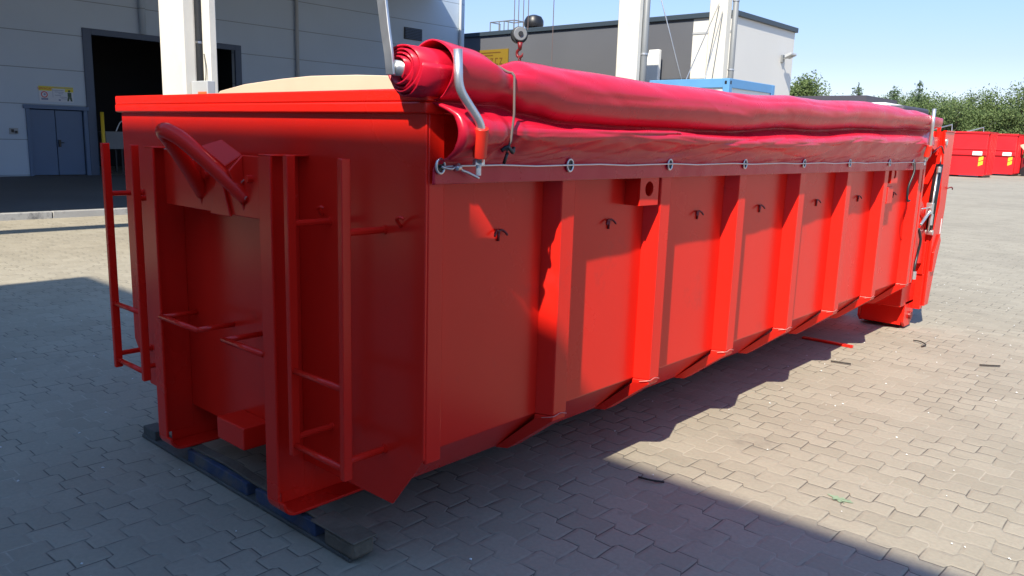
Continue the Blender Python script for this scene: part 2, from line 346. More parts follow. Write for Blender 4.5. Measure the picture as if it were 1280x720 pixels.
for k in range(7): lv.box(XF+0.04, XF+0.07, 23.64, 24.58, 5.74+k*0.065, 5.775+k*0.065)
lv.build('louvre', M['gframe'], v)
ob = MB().box(XF, XF+0.06, 8.10, 8.33, 1.27, 1.45).build('socket_box', M['gbox'], hall, bevel=0.01)
MB().box(XF+0.06, XF+0.09, 8.14, 8.21, 1.32, 1.41).box(XF+0.06, XF+0.09, 8.24, 8.30, 1.30, 1.37).build('socket', M['black'], ob)
attach(hall)

# yellow post, bin and sign by the gate
p = MB().tube([(XF+0.25, 10.72, 0), (XF+0.25, 10.72, 2.03)], 0.055, 12); tag(p.build('bollard', M['yellow'], smooth=True), 'tall thin yellow guard post at the left edge of the dark gateway', 'post')
binr = thing('waste_cart', 'small dark grey wheeled cart with a handle standing in the dark gateway', 'cart', (XF-0.2, 11.15, 0))
MB().prism([(10.88, 0.85), (11.40, 0.85), (11.46, 1.42), (10.84, 1.42)], 'x', XF-0.5, XF+0.1).build('tray', M['pipe'], binr, bevel=0.01)
for yy in (10.92, 11.36):
    for xx in (XF+0.05, XF-0.45): MB().bar((xx, yy, 0.06), (xx, yy, 0.85), 0.05, 0.05, (1, 0, 0)).build('leg', M['darkmetal'], binr)
smooth_tube([(XF-0.2, 11.3, 1.4), (XF-0.2, 11.46, 1.72), (XF-0.2, 11.62, 1.78)], 0.02).build('handle', M['galv'], binr, smooth=True)
for yy in (10.92, 11.36): MB().tube([(XF+0.03, yy, 0.07), (XF+0.07, yy, 0.07)], 0.07, 14).build('wheel', M['black'], binr)
attach(binr)

sg = thing('warning_sign', 'white and yellow warning notice above the blue double door', 'sign', (XF, 9.48, 2.5))
MB().box(XF+0.005, XF+0.02, 8.99, 9.98, 2.28, 2.75).build('board', M['signw'], sg, bevel=0.003)
b = MB(); b.box(XF+0.02, XF+0.024, 8.99, 9.36, 2.61, 2.75); b.box(XF+0.02, XF+0.024, 9.365, 9.98, 2.69, 2.75); b.box(XF+0.02, XF+0.024, 9.74, 9.98, 2.60, 2.687); b.build('yellow_panel', M['signy'], sg)
text_mesh('UWAGA!', 0.10, (XF+0.026, 9.165, 2.675), (0, 1, 0), (0, 0, 1)).build('lettering', M['signred'], sg)
rg = MB(); n = 24
ro = [(XF+0.026, 9.14+0.095*math.cos(2*math.pi*k/n), 2.495+0.095*math.sin(2*math.pi*k/n)) for k in range(n)]; ri = [(XF+0.026, 9.14+0.07*math.cos(2*math.pi*k/n), 2.495+0.07*math.sin(2*math.pi*k/n)) for k in range(n)]
rg.add(ro+ri, [(k, (k+1) % n, n+(k+1) % n, n+k) for k in range(n)]); rg.build('prohibition_ring', M['signred'], sg)
tb = MB(); tb.tube([(XF+0.022, 9.15, 2.5), (XF+0.027, 9.15, 2.5)], 0.03, 12)
for k, (a, c) in enumerate(((9.40, 9.70), (9.44, 9.70), (9.55, 9.68), (9.44, 9.62), (9.58, 9.78), (9.62, 9.80))): MB().box(XF+0.02, XF+0.025, a, c, 2.645-k*0.05-0.014, 2.645-k*0.05).build('print_line', M['signtext'], sg)
MB().box(XF+0.02, XF+0.025, 9.05, 9.24, 2.33, 2.39).build('print_line', M['signtext'], sg)
for q in ((9.38, 9.388, 2.42, 2.68), (9.54, 9.60, 2.32, 2.37), (9.42, 9.95, 2.7105, 2.722)): MB().box(XF+0.0245, XF+0.028, *q).build('print_line', M['signtext'], sg)
tb.build('pictogram', M['signtext'], sg)
wk = MB(); wk.tube([(XF+0.024, 9.86, 2.63), (XF+0.028, 9.86, 2.63)], 0.035, 14); wk.box(XF+0.02, XF+0.026, 9.81, 9.92, 2.45, 2.585); wk.prism([(9.79, 2.32), (9.83, 2.32), (9.865, 2.42), (9.89, 2.32), (9.94, 2.32), (9.92, 2.447), (9.81, 2.447)], 'x', XF+0.02, XF+0.026)
wk.build('worker_figure', M['signgreen'], sg); attach(sg)

# ------------------------------------------------------------------ pillars with overhead crane
pil = []
for (xa, xb, ya, yb, lab) in ((-11.2, -10.533, 5.187, 5.375, 'pale concrete pillar with grey switch box in front of the dark gateway'), (-11.2, -10.622, 16.03, 16.21, 'pale concrete pillar left of the blue cabin roof, no box on it'), (-11.2, -10.675, 20.295, 20.58, 'pale concrete pillar rising behind the blue cabin roof')):
    t = thing('concrete_pillar', lab, 'pillar', ((xa+xb)/2, ya, 0), 'concrete pillars carrying the crane'); pil.append((t, xa, xb, ya, yb))
    MB().box(xa, xb, ya, yb, 0, 7.2).build('shaft', M['pillar'], t, bevel=0.03)
t, xa, xb, ya, yb = pil[0]
MB().tube([(-10.71, 5.50, 2.20), (-10.71, 5.50, 7.2)], 0.085, 14).build('downpipe', M['pipe'], t, smooth=True)
MB().tube([(-10.71, 5.50, 2.74), (-10.71, 5.50, 2.77)], 0.10, 14).build('pipe_clamp', M['galv'], t)
MB().box(-10.57, -10.37, 5.48, 5.58, 0, 7.2).build('cable_duct', M['pillar'], t, bevel=0.01)
sb = MB().box(-10.53, -10.10, 5.28, 5.39, 1.6, 2.23).build('switch_box', M['gbox'], t, bevel=0.01)
MB().box(-10.34, -10.12, 5.272, 5.278, 1.92, 2.09).build('warning_label', M['orange'], sb)
for cx in (-10.29, -10.17): MB().add([(cx-0.045, 5.268, 1.94), (cx+0.045, 5.268, 1.94), (cx, 5.268, 2.05)], [(0, 1, 2)]).build('warning_triangle', M['signy'], sb)
smooth_tube([(-10.45, 5.44, 2.2), (-10.46, 5.46, 2.4), (-10.52, 5.47, 2.6)], 0.007, 5, 6).build('cable', M['black'], t); attach(t)
for i in (1, 2):
    t, xa, xb, ya, yb = pil[i]; yp_ = (16.30, 20.67)[i-1]
    xp_ = (-10.60, -10.62)[i-1]
    MB().tube([(xp_, yp_, 0.02), (xp_, yp_, 7.2)], 0.08, 12).build('downpipe', M['pipe'], t, smooth=True)
    for z in (3.6, 5.4): MB().tube([(xp_, yp_, z), (xp_, yp_, z+0.04)], 0.095, 12).build('pipe_clamp', M['galv'], t)
    attach(t)
for (a, b_, lab) in (((-10.50, 16.4, 5.4), (-10.75, 20.2, 0.3), 'thin steel tie rod sloping down towards the pillar behind the cabin'), ((-10.90, 20.25, 5.3), (-10.75, 16.5, 0.3), 'thin steel tie rod rising towards the pillar behind the cabin'), ((-10.78, 20.25, 5.1), (-10.78, 18.4, 0.3), 'steepest thin steel tie rod fixed to the pillar behind the cabin')):
    tag(MB().tube([a, b_], 0.015, 8).build('tie_rod', M['galv'], smooth=True), lab, 'tie rod', 'tie rods between the pillars')

cr = thing('overhead_crane', 'overhead crane whose grey pulley hook hangs on thin ropes above the tarpaulin', 'crane', (-6.91, 7.79, 3.0))
MB().box(-11.2, -10.85, -9, 22, 7.205, 7.6).build('runway_girder', M['darkmetal'], cr)
MB().box(-11.6, -6.5, 7.6, 7.98, 9.6, 10.1).build('jib', M['darkmetal'], cr)
MB().box(-11.6, -11.35, 7.6, 7.98, 7.6, 9.6).build('jib_post', M['darkmetal'], cr)
hx, hy, hz = -6.91, 7.79, 2.89
for dx in (-0.11, -0.04, 0.04, 0.12): MB().tube([(hx+dx, hy, hz+0.05), (hx+dx*1.2, hy, 9.62)], 0.005, 6).build('rope', M['rope'], cr)
MB().tube([(hx+0.40, hy+0.15, 2.2), (hx+0.40, hy+0.15, 9.62)], 0.005, 6).build('rope', M['rope'], cr)
hb = MB(); hb.tube([(hx-0.075, hy+0.05, hz), (hx-0.01, hy, hz)], 0.105, 22); hb = hb.build('pulley', M['darkmetal'], cr, bevel=0.008)
MB().tube([(hx-0.009, hy-0.001, hz+0.01), (hx+0.03, hy-0.03, hz+0.01)], 0.085, 22).build('cheek_plate', M['pipe'], hb, bevel=0.008)
MB().tube([(hx+0.03, hy-0.03, hz+0.01), (hx+0.045, hy-0.04, hz+0.01)], 0.03, 12).build('axle', M['darkmetal'], hb)
hk = MB(); hk.tube([(hx, hy, hz-0.09), (hx, hy, hz-0.18)], [0.035, 0.022], 10)
hk.tube([(hx+0.048*math.sin(a), hy, hz-0.225-0.048*math.cos(a)) for a in [R(180+k*25) for k in range(12)]], [0.019]*9+[0.016, 0.011, 0.007], 8); hk.build('hook', M['hookdk'], cr, smooth=True)
ch = MB()
for k in range(14):
    cz = hz-0.30-k*0.052
    ch.tube([(hx+(0.019*math.cos(a) if k % 2 else 0), hy+(0 if k % 2 else 0.019*math.cos(a)), cz+0.034*math.sin(a)) for a in [2*math.pi*q/10 for q in range(11)]], 0.0075, 6)
ch.build('chain', M['hookdk'], cr, smooth=True); attach(cr)

# ------------------------------------------------------------------ far grey and white building
fb = thing('warehouse', 'far flat-roofed warehouse with dark grey front and white corner and side', 'building', (-25, 33, 0))
XC, YF, ZT = -14.90, 29.0, 6.41; YR = 34.57; XM = -16.65
MB().box(-42, XM, YF, YF+0.2, 0, ZT).build('wall', M['greywall'], fb)  # front wall drawn dark grey on the left, white at the corner
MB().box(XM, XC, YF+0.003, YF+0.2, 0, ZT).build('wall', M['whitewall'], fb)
MB().box(XC-0.2, XC-0.002, YF+0.2, YR, 0, ZT).build('wall', M['whitewall'], fb)
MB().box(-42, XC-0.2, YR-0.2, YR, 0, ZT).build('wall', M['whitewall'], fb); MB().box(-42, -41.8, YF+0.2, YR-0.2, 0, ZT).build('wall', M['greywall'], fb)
cp = MB(); cp.box(-42.1, XC+0.10, YF-0.10, YF+0.22, ZT, ZT+0.2); cp.box(XC-0.26, XC+0.10, YF+0.22, YR+0.1, ZT, ZT+0.2); cp.build('roof_edge', M['coping'], fb, bevel=0.02)
MB().box(-42, XC-0.26, YF+0.22, YR, ZT-0.05, ZT+0.08).build('roof', M['hallroof'], fb)
MB().box(XM, XC+0.01, YF-0.02, YF+0.001, 5.82, 5.90).build('trim_rail', M['gbox'], fb)
rl = MB()
RX = (-28.16, -27.57, -27.24, -26.97, -26.6); ZR = 7.13
for x in RX: rl.tube([(x, YF+0.5, ZT+0.1), (x, YF+0.5, ZR)], 0.028, 6)
for x in (RX[0], RX[2], RX[4]): rl.tube([(x, YF+1.2, ZT+0.1), (x, YF+1.2, ZR)], 0.028, 6); rl.tube([(x, YF+0.5, ZR), (x, YF+1.2, ZR)], 0.028, 6)
rl.tube([(RX[0], YF+0.5, ZR), (RX[4], YF+0.5, ZR)], 0.028, 6); rl.tube([(RX[2], YF+1.2, ZR), (RX[4], YF+1.2, ZR)], 0.028, 6)
rl.build('hatch_rail', M['pipe'], fb)
fn = MB(); fx = -25.35; fn.tube([(fx, YF+0.5, ZT+0.05), (fx, YF+0.5, ZT+0.3)], 0.32, 16)
fn.loft([[(fx+r*math.cos(2*math.pi*k/18), YF+0.5+r*math.sin(2*math.pi*k/18), z) for k in range(18)] for r, z in ((0.42, 6.70), (0.46, 6.83), (0.45, 7.02), (0.35, 7.19), (0.12, 7.27))])
fn.build('roof_fan', M['black'], fb, bevel=0.01); attach(fb)
wl = thing('flood_lamp', 'grey bracket flood lamp on the white side wall of the warehouse', 'lamp', (XC, 33.4, 5.2))
MB().box(XC, XC+0.09, 33.35, 33.55, 5.09, 5.38).build('bracket', M['pipe'], wl); MB().bar((XC+0.09, 33.45, 5.23), (XC+0.44, 33.5, 5.34), 0.05, 0.05).build('arm', M['pipe'], wl)
MB().prism([(XC+0.22, 5.23), (XC+0.52, 5.36), (XC+0.50, 5.46), (XC+0.22, 5.37)], 'y', 33.2, 33.75).build('lamp_head', M['gbox'], wl, bevel=0.02); attach(wl)
yb_ = thing('name_board', 'mustard yellow board with brown lettering on the grey warehouse front', 'sign', (-27.7, YF-0.05, 5.4))
MB().box(-29.0, -26.42, YF-0.06, YF-0.01, 4.77, 5.76).build('board', M['signamber'], yb_)
for k, (a, c, z) in enumerate(((-28.4, -26.9, 5.59), (-28.5, -27.4, 5.46))): MB().box(a, c, YF-0.066, YF-0.06, z, z+0.048).build('small_print', M['signbrown'], yb_)
st = MB()
for x, kind in ((-28.5, 'V'), (-28.16, 'I'), (-27.9, 'E'), (-27.56, 'Z'), (-27.25, 'P'), (-26.96, 'S')):
    for dz in ((0, 0.26) if kind != 'I' else (0.0,)): st.box(x, x+0.19, YF-0.066, YF-0.06, 5.05+dz, 5.10+dz)
    st.bar((x+0.02, YF-0.064, 5.06), (x+(0.17 if kind in 'ZSV' else 0.03), YF-0.064, 5.35), 0.045, 0.006, (0, 1, 0))
st.build('lettering', M['signbrown'], yb_); attach(yb_)
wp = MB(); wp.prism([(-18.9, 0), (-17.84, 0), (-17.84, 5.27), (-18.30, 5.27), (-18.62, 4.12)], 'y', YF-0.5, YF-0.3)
tag(wp.build('sunlit_patch_panel', M['white'], bevel=0.02), 'white slant-edged panel standing for a sunlit patch on the grey warehouse', 'panel')  # white slab stands for a patch of sunlight on the wall behind

# blue cabin
cb = thing('site_cabin', 'blue framed white site cabin showing above the tarpaulin', 'cabin', (-9.1, 16.8, 0))
x0, x1, y0c, y1c, zt = -10.08, -8.13, 15.79, 17.9, 2.98
fr = MB(); fr.box(x0, x1, y0c, y0c+0.12, zt-0.19, zt); fr.box(x1-0.12, x1, y0c+0.12, y1c, zt-0.19, zt); fr.box(x0, x0+0.12, y0c+0.12, y1c, zt-0.19, zt); fr.box(x0, x1, y1c, y1c+0.12, zt-0.19, zt)
for (a, c) in ((x0, y0c), (x1-0.14, y0c), (x0, y1c-0.02), (x1-0.14, y1c-0.02)): fr.box(a-0.004, a+0.144, c-0.004, c+0.144, 0.1, zt-0.004)
fr.box(x0, x1, y0c, y0c+0.12, 0.1, 0.3); fr.box(x1-0.12, x1, y0c+0.12, y1c, 0.1, 0.3)
fr.build('frame', M['cabin'], cb, bevel=0.01)
MB().box(x0+0.05, x1-0.04, y0c+0.04, y1c+0.06, 0.0, zt-0.05).build('wall', M['white'], cb)
MB().box(x0+0.12, x1-0.12, y0c+0.12, y1c, zt-0.04, zt-0.02).build('roof', M['pipelt'], cb)
for (a, c) in ((x1-0.10, y0c-0.006), (x0+0.03, y0c-0.006)): MB().box(a, a+0.05, c, c+0.002, zt-0.12, zt-0.05).build('corner_slot', M['black'], cb)
MB().box(x1+0.004, x1+0.006, y0c+0.04, y0c+0.10, zt-0.12, zt-0.05).build('corner_slot', M['black'], cb)
lgm = MB(); lgm.tube([(x1-0.045, 16.75, 2.55), (x1-0.03, 16.75, 2.55)], 0.07, 14); lgm.build('emblem', M['signred'], cb)
for q in ((16.95, 17.5, 2.58, 2.63), (16.9, 17.6, 2.46, 2.50)): MB().box(x1-0.045, x1-0.03, *q).build('small_print', M['signtext'], cb); attach(cb)

# the unseen hall behind the photographer, whose roof edge throws the big shadow
bh = thing('unseen_workshop_building', 'unseen plain grey workshop behind the camera whose shadow covers the foreground', 'building', (10, -20, 0))
MB().box(-6.38, 40, -40, -4.06, 0, 8.0).build('wall', M['facade'], bh); attach(bh)

# ------------------------------------------------------------------ red skips in the distance
def skip(x0, x1, y0, y1, zt, lab, cat='skip'):
    t = thing('skip_container', lab, cat, ((x0+x1)/2, y0, 0), 'red containers parked at the yard edge')
    b = MB(); b.box(x0, x1, y0, y1, 0.12, zt-0.1); b.build('body', M['red_far'], t, bevel=0.02)
    r = MB(); r.box(x0-0.06, x1+0.06, y0-0.06, y0+0.06, zt-0.12, zt); r.box(x1-0.06, x1+0.06, y0+0.06, y1, zt-0.12, zt); r.box(x0-0.05, x1+0.05, y0-0.10, y0, 1.42, 1.62); r.box(x0-0.03, x1+0.03, y0-0.05, y0, 1.78, 1.84)
    r.box(x0, x1, y0-0.05, y0, 0.12, 0.22)
    for k in range(5):
        yy = y0+0.4+k*(y1-y0-0.8)/4; r.box(x1, x1+0.09, yy, yy+0.12, 0.2, zt-0.12)
    r.build('rib', M['red_far'], t, bevel=0.01)
    for xs in (x0+0.1, x1-0.3): MB().box(xs, xs+0.2, y0+0.1, y1, 0, 0.12).build('skid', M['black'], t)
    MB().box(x1-0.75, x1-0.2, y0-0.12, y0-0.102, 1.42, 1.66).build('plate', M['white'], t)
    yl = MB()
    for z in (0.72, 1.02): yl.prism([(x1-0.38, z), (x1-0.12, z+0.12), (x1-0.12, z+0.36), (x1-0.38, z+0.26)], 'y', y0-0.02, y0-0.002)
    yl.build('reflector', M['yellow'], t)
    hb = MB(); hb.tube([(x1-3.6, y0+0.3, zt), (x1-2.2, y0+0.1, zt+0.42), (x1-2.15, y0+0.1, zt-0.3)], 0.05, 6); hb.build('roller_bar', M['galv'], t); attach(t)
skip(-14.2, -11.93, 58.5, 60.9, 2.90, 'red container with yellow reflectors just right of the tarpaulined one')
skip(-14.1, -11.72, 66.3, 69, 2.95, 'second, farther red container at the right, partly hidden by its neighbour')
t = thing('trailer', 'pale tilted trailer flap at the right edge beyond the red containers', 'trailer', (-11.0, 66, 0))
MB().box(-11.55, -8.5, 68.0, 72, 0.35, 1.3).build('bed', M['hookdk'], t); MB().prism([(-11.75, 2.2), (-9.0, 3.0), (-9.0, 1.25), (-11.3, 1.3), (-11.3, 1.7)], 'y', 67.6, 67.9).build('flap', M['cream'], t)
for x in (-11.2, -9.6): MB().tube([(x, 67.8, 0.35), (x, 68.1, 0.35)], 0.35, 16).build('wheel', M['black'], t)
attach(t)
# dark flat shed and van roof behind the tarpaulin
sh = thing('storage_shed', 'low dark flat-roofed shed showing just above the tarpaulin', 'shed', (-22, 62, 0))
MB().box(-20.6, -16.3, 48, 53, 0, 4.15).build('wall', M['brownclad'], sh); MB().box(-20.9, -16.1, 47.8, 53.3, 4.15, 4.58).build('roof', M['brownclad'], sh); attach(sh)
lr = thing('lorry', 'white lorry roof showing just above the tarpaulin beside the dark shed', 'lorry', (-15.0, 48, 0))
MB().box(-16.2, -15.05, 48, 54, 0.9, 4.20).build('body', M['white'], lr, bevel=0.1); MB().box(-15.0, -14.1, 48.2, 53, 0.6, 4.05).build('cab', M['brownclad'], lr, bevel=0.15)
for x in (-15.9, -14.5): MB().tube([(x, 47.95, 0.45), (x, 48.25, 0.45)], 0.45, 16).build('wheel', M['black'], lr)
attach(lr)

# ------------------------------------------------------------------ trees
def leaf(b, c, s, rnd):
    n = Vector((rnd.gauss(0, 1), rnd.gauss(0, 1), rnd.gauss(0, 1)+0.4)).normalized(); a = n.orthogonal().normalized(); q = n.cross(a); an = rnd.random()*6.28
    a, q = a*math.cos(an)+q*math.sin(an), q*math.cos(an)-a*math.sin(an)
    b.add([c-a*s, c-q*s*0.55, c+a*s, c+q*s*0.55], [(0, 1, 2, 3)])
def make_tree(kind, h, seed):
    rnd = random.Random(seed); cr = MB(); tk = MB()
    tk.tube([(0, 0, 0), (rnd.uniform(-.1, .1), rnd.uniform(-.1, .1), h*0.5), (rnd.uniform(-.15, .15), 0, h*0.93)], [0.02*h, 0.014*h, 0.003*h], 7)
    if kind == 'pine':
        z = h*0.10; lay = 0
        while z < h*0.99:
            f = (z/h); rad = h*0.27*(1-f)**0.75*rnd.uniform(0.75, 1.15)+0.10
            nb = max(3, int(8*(1-f)+3))
            for k in range(nb):
                an = 6.28*k/nb+rnd.uniform(-.4, .4)+lay; L = rad*rnd.uniform(0.6, 1.2); e = Vector((L*math.cos(an), L*math.sin(an), z+L*rnd.uniform(0.1, 0.45)))
                o = Vector((0, 0, z)); tk.tube([o, e], [0.015, 0.005], 4)
                for q in range(int(20+L*34)):
                    tt = rnd.uniform(0.15, 1.08); c = o.lerp(e, tt)+Vector((rnd.gauss(0, .10), rnd.gauss(0, .10), rnd.gauss(0, .09)))*(1+L*0.35); leaf(cr, c, rnd.uniform(0.05, 0.13), rnd)
            z += h*rnd.uniform(0.045, 0.07); lay += 0.9
        for q in range(30): leaf(cr, Vector((rnd.gauss(0, .05), rnd.gauss(0, .05), h*rnd.uniform(0.9, 1.03))), 0.1, rnd)
    else:
        nc = 30 if kind == 'dec' else 14
        for k in range(nc):
            zf = rnd.uniform(0.22 if kind == 'dec' else 0.12, 0.95); an = rnd.random()*6.28; rr = h*0.30*math.sqrt(max(0.05, 1-((zf-0.5)/0.55)**2))*rnd.uniform(0.2, 1.0)
            if kind == 'bush': rr *= 1.7
            c = Vector((rr*math.cos(an), rr*math.sin(an), h*zf)); tk.tube([(0, 0, h*zf*0.6), c], [0.03, 0.008], 4); R0 = h*rnd.uniform(0.08, 0.15)
            for q in range(300):
                d = Vector((rnd.gauss(0, 1), rnd.gauss(0, 1), rnd.gauss(0, 0.8))); d = d.normalized()*R0*rnd.uniform(0.3, 1.15); leaf(cr, c+d, rnd.uniform(0.05, 0.12), rnd)
    return cr, tk
protos = []
for kind, h, lab, cat in (('pine', 7.6, 'dark green pine with a pointed top in the line of trees', 'pine'), ('pine', 6.6, 'shorter dark pine with an open crown in the line of trees', 'pine'), ('pine', 8.2, 'tallest kind of spiky pine in the line of trees', 'pine'),
                     ('dec', 7.0, 'light green leafy tree in the line of trees', 'tree'), ('dec', 6.0, 'small yellow-green leafy tree in the line of trees', 'tree'), ('bush', 4.2, 'broad green bush below the trees behind the red containers', 'bush')):
    nm = {'pine': 'pine_tree', 'dec': 'leafy_tree', 'bush': 'bush'}[kind]
    cr_, tk_ = make_tree(kind, h, 11+len(protos))
    root = thing(nm, lab, cat, (0, 0, 0), {'pine': 'pines of the tree line', 'dec': 'leafy trees of the tree line', 'bush': 'bushes under the tree line'}[kind])
    cr_.build('crown', M[{'pine': 'leaf_pine', 'dec': 'leaf_dec', 'bush': 'leaf_bush'}[kind]], root); tk_.build('trunk', M['bark'], root); protos.append(root)
rnd = random.Random(5); used = set()
def plant(i, x, y, s, z=0):
    o = protos[i]
    if i in used:
        o = protos[i].copy(); COL.objects.link(o)
        for ch in protos[i].children:
            c = ch.copy(); COL.objects.link(c); c.parent = o
    used.add(i); o.location = (x, y, z); o.rotation_euler = (0, 0, rnd.random()*6.28); o.scale = (s, s, s*rnd.uniform(0.95, 1.08))
plant(4, -26.9, 64, 1.12); plant(3, -26.0, 65, 0.88); plant(4, -25.3, 66, 0.75)
x = -29.2; k = 0
seq = [3, 1, 3, 0, 4, 3, 1, 3, 2, 3, 0, 3, 1, 3, 4, 0, 3, 1]
while x < -4:
    y = 76+rnd.uniform(-2, 3); plant(seq[k % len(seq)], x, y, rnd.uniform(0.66, 0.98)); x += rnd.uniform(0.7, 1.2); k += 1
x = -27.5
while x < -4: plant(rnd.choice([5, 4, 4, 3, 3]), x, 73+rnd.uniform(-1, 1), rnd.uniform(0.72, 0.92)); x += rnd.uniform(0.9, 1.4)
x = -31
while x < 0: plant(rnd.choice([0, 3, 3, 1, 3]), x, 81+rnd.uniform(-2, 3), rnd.uniform(0.74, 1.0)); x += rnd.uniform(1.0, 1.6)

for i_, p_ in enumerate(protos):
    if i_ not in used:
        for ch_ in list(p_.children): bpy.data.objects.remove(ch_)
        bpy.data.objects.remove(p_)

# ------------------------------------------------------------------ the red roll-off container
X0 = -3.143; XR, XL = -1.975, -4.311; XW = -2.05; Y0 = 1.78; YB = 7.47; ZF = 0.27; ZS = 0.48
C = thing('roll_off_container', 'long red roll-off container with ribbed sides, front lifting hook and ladders', 'container', (X0, 4.6, 0.1))
mir = lambda x: 2*X0-x
sec = [(XW, 1.695), (XW, ZS), (-2.265, ZF), (mir(-2.265), ZF), (mir(XW), ZS), (mir(XW), 1.695)]
inn = [(x+(0.008 if x < X0 else -0.008), z+(0.008 if z < 1 else 0)) for x, z in sec]
MB().prism(sec+inn[::-1], 'y', Y0+0.012, YB).build('body', M['red'], C, bevel=0.004)
fw = [(XL, 1.69), (XL, 0.492), (mir(-2.143), 0.272), (-2.143, 0.272), (XR, 0.492), (XR, 1.69)]
MB().prism(fw, 'y', Y0, Y0+0.011).build('front_wall', M['red'], C, bevel=0.003)
for s in (1, -1):
    f = (lambda x: x) if s == 1 else mir
    a, b = sorted((f(XR), f(XW-0.004)))
    MB().box(a, b, Y0+0.0115, Y0+0.085, 0.472, 1.69).build('corner_post', M['red'], C, bevel=0.005)
    a, b = sorted((f(XR-0.002), f(XW-0.03)))
    MB().box(a, b, Y0+0.07, YB, 1.69, 1.765).build('top_rail', M['red'], C, bevel=0.008)
fr = MB(); fr.box(-4.336, -1.955, Y0-0.018, Y0+0.07, 1.726, 1.768); fr.box(-4.334, -1.957, Y0-0.022, Y0+0.07, 1.688, 1.7255)
fr.build('top_rail', M['red'], C, bevel=0.006)
RIBS = [2.506, 3.25, 4.045, 4.86, 5.67, 6.46, 7.36]
def rib(y, s):
    f = (lambda x: x) if s == 1 else mir
    def ring(xo, xi, z, k=1.0): return [(f(xi), y-0.030*k, z), (f(xo), y, z), (f(xo), y+0.088, z), (f(xi), y+0.105, z)]
    b = MB(); b.loft([ring(XR, XW-0.002, 1.69), ring(XR, XW-0.002, 0.478), ]); 
    rb = b.build('rib', M['red'], C, bevel=0.004)
    b = MB(); b.loft([ring(XR-0.001, XW-0.002, 0.476), ring(XR-0.004, XW-0.004, 0.452), ring(-2.225, -2.275, 0.262)]); b.build('rib_foot', M['red'], rb, bevel=0.003)
    if s == 1:
        w_ = MB(); w_.tube(catmull([Vector((f(XR)+0.002, y+0.09, 0.47)), Vector((f(XR)+0.003, y+0.045, 0.482)), Vector((f(XR)+0.002, y-0.002, 0.476)), Vector((XR-0.04, y-0.025, 0.468))], 4), 0.0018, 5)
        w_.build('weld', M['weld'], rb)
for y in RIBS:
    rib(y, 1); rib(y, -1)
# front frame: two C-channel uprights with curled foot
for xa in (-3.685, -2.722):
    b = MB()
    b.box(xa, xa+0.012, 1.625, Y0, 0.16, 1.525)
    xo = xa+0.082
    prof = [(1.61, 1.525), (1.61, 0.165)]+[(1.675-0.065*math.cos(a), 0.165-0.065*math.sin(a)) for a in [R(k*15) for k in range(1, 7)]]+[(7.9, 0.10)]
    prin = [(7.9, 0.113)]+[(1.675-0.052*math.cos(a), 0.165-0.052*math.sin(a)) for a in [R(k*15) for k in range(6, 0, -1)]]+[(1.623, 0.165), (1.623, 1.525)]
    b.prism(prof[:2]+prin[-2:], 'x', xa-0.001, xo)
    b.prism(prof[1:]+prin[:-1], 'x', xa-0.0015, xo+0.035)
    b.box(xa+0.001, xa+0.011, 1.67, 7.9, 0.113, ZF)
    b.box(xa-0.002, xo+0.002, 1.612, Y0, 1.525, 1.532)
    b.build('skid_frame', M['red'], C, bevel=0.004)
for y in (2.5, 3.3, 4.1, 4.9, 5.7, 6.5, 7.3): MB().box(mir(-2.42), -2.42, y, y+0.06, 0.20, ZF-0.003).build('floor_beam', M['red'], C)
b = MB(); b.box(-3.60, -2.725, 1.662, 1.676, 1.275, 1.52); b.box(-3.60, -2.725, 1.676, Y0, 1.275, 1.287); hp = b.build('hook_plate', M['red'], C, bevel=0.004)
# bail
bl = [(-3.275, 1.675, 1.345), (-3.215, 1.585, 1.455), (-3.150, 1.485, 1.565), (-3.118, 1.446, 1.598), (-3.09, 1.436, 1.606), (-3.062, 1.446, 1.598), (-3.03, 1.485, 1.565), (-2.975, 1.585, 1.455), (-2.915, 1.675, 1.345)]
hkb = smooth_tube(bl, 0.031, 6, 14).build('lifting_hook', M['red'], C, smooth=True)
g1 = MB()
for xg in (-3.268, -2.925):
    g1.prism([(1.662, 1.30), (1.662, 1.52), (1.60, 1.46), (1.655, 1.33)], 'x', xg-0.007, xg+0.007)
g1.add([(-3.005, 1.53, 1.552), (-2.955, 1.60, 1.480), (-2.935, 1.665, 1.525), (-2.985, 1.61, 1.580), (-3.005, 1.535, 1.542), (-2.955, 1.605, 1.470), (-2.935, 1.67, 1.515), (-2.985, 1.615, 1.570)], [(0, 1, 2, 3), (7, 6, 5, 4), (0, 4, 5, 1), (1, 5, 6, 2), (2, 6, 7, 3), (3, 7, 4, 0)])
g1.prism([(-3.17, 1.27), (-3.01, 1.27), (-3.07, 1.42), (-3.11, 1.42)], 'y', 1.648, 1.661)
g1.build('hook_gusset', M['red'], C, bevel=0.003)
for xg in (-3.20, -2.99, -2.86): 
    MB().tube([(xg, 1.662, 1.43), (xg, 1.64, 1.43)], 0.016, 8).build('bolt', M['red'], hp)
wd = [((-2.93, 1.655, 1.40), (-2.90, 1.655, 1.425)), ((-3.262, 1.655, 1.395), (-3.235, 1.655, 1.41)), ((-3.58, 1.657, 1.523), (-3.44, 1.657, 1.523)), ((-2.90, 1.655, 1.34), (-2.885, 1.655, 1.36))]
for a, b_ in wd: MB().tube([a, ((a[0]+b_[0])/2, a[1]-0.003, (a[2]+b_[2])/2+0.003), b_], 0.003, 6).build('weld', M['weld'], hp)  # pale weld beads also carry the highlight streaks along the welds
